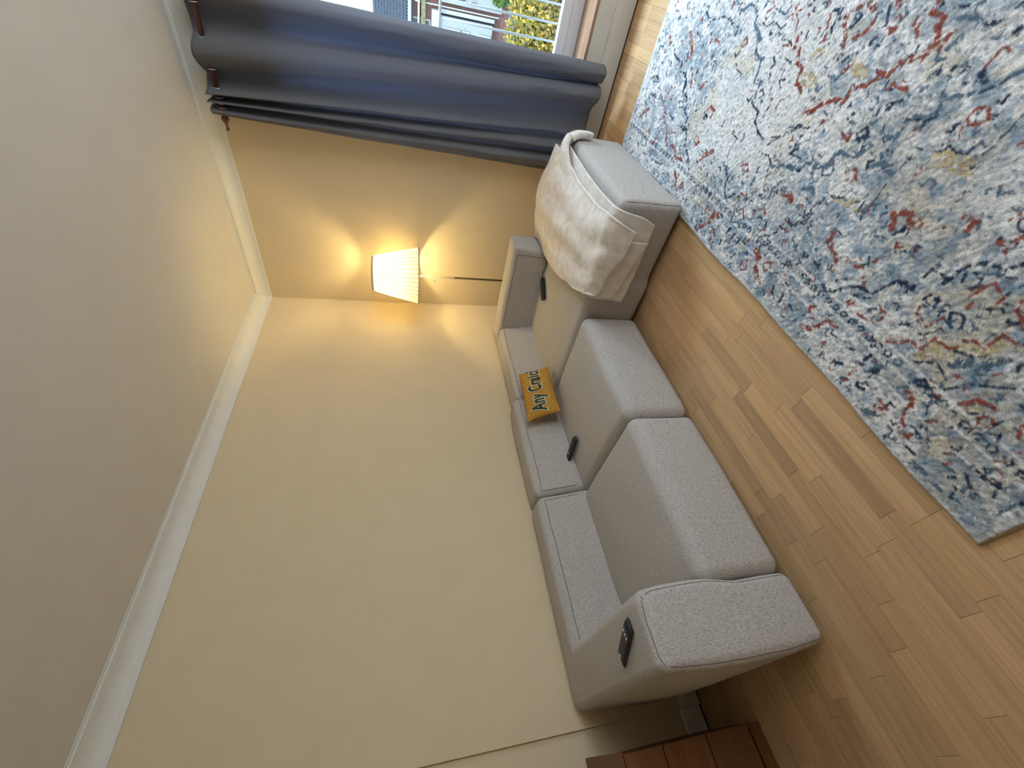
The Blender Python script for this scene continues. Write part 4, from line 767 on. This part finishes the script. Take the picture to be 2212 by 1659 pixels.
# chimney and far ridge
boxo('chimney', (3.4, 4.3, FY+1.6, FY+2.5, 2.3, 3.9), M_brick, house)

def shrub(name, blobs, cols, n, size, label, cat, seed, stem=True):
    r = np.random.default_rng(seed); root = empty(name, (blobs[0][0], blobs[0][1], GZ), label, cat); root.location = (0, 0, 0)
    V = []; F = []; cid = []
    for i in range(n):
        b = blobs[r.integers(len(blobs))]; d = r.normal(size=3); d /= np.linalg.norm(d); rad = r.uniform(.72, 1.06)+.12*mnoise.noise(Vector(d*4))
        p = np.array(b[:3])+d*np.array(b[3:6])*rad; u = r.normal(size=3); u /= np.linalg.norm(u); w_ = np.cross(u, d+r.normal(size=3)*.5); w_ /= np.linalg.norm(w_)+1e-9; s = size*r.uniform(.6, 1.3)
        k = len(V); V += [p-u*s, p+w_*s*.55, p+u*s, p-w_*s*.55]; F.append((k, k+1, k+2, k+3)); cid.append(r.integers(len(cols)))
    me = bpy.data.meshes.new('foliage'); me.from_pydata([tuple(v) for v in V], [], F)
    for c in cols: me.materials.append(c)
    me.polygons.foreach_set('material_index', cid); o = bpy.data.objects.new('foliage', me); C.objects.link(o); o.parent = root; o['kind'] = 'stuff'
    for b in blobs[:3]:
        v, f = tube([(b[0], b[1], GZ), (b[0]+.05, b[1], (GZ+b[2])/2), (b[0], b[1], b[2]+b[5]*.4)], [.06, .05, .02], 7); mesh_obj('stem', v, f, M_stem, root)
    return root
M_stem = mat('bark', (.16, .12, .08), .9)
yl = [mat('yellow_leaf', c, .7) for c in ((.62, .46, .06), (.50, .42, .09), (.70, .56, .16), (.24, .26, .08))]
gl_ = [mat('green_leaf', c, .7) for c in ((.06, .16, .10), (.10, .22, .14), (.20, .30, .20), (.05, .09, .06))]
sg = [mat('pale_leaf', c, .7) for c in ((.20, .27, .20), (.34, .38, .22), (.45, .48, .36), (.10, .14, .10))]
shrub('yellow_shrub', [(1.50, 6.5, -1.15, .55, .45, .78), (1.90, 6.5, -1.05, .30, .40, .62), (1.0, 6.6, -1.3, .55, .45, .85)], yl, 9000, .045, 'golden yellow conifer shrub below the window, across the path', 'shrub', 1)
shrub('dark_green_shrub', [(2.95, 6.5, -1.15, .55, .45, .80), (3.6, 6.6, -1.2, .6, .45, .8)], gl_, 7000, .05, 'dark green shrub to the right of the golden one', 'shrub', 2)
shrub('pale_shrub', [(2.1, 5.3, -1.85, .8, .42, .72), (1.2, 5.3, -1.95, .8, .42, .75)], sg, 9000, .04, 'pale grey-green twiggy shrub in front of the golden one', 'shrub', 3)
shrub('small_tree', [(1.15, 22.6, -3.0, .35, .3, .45)], [mat('bright_leaf', (.20, .38, .06), .7)]+gl_[1:2], 900, .07, 'small bright green bush in front of the house', 'bush', 4)
bpy.context.view_layer.update()
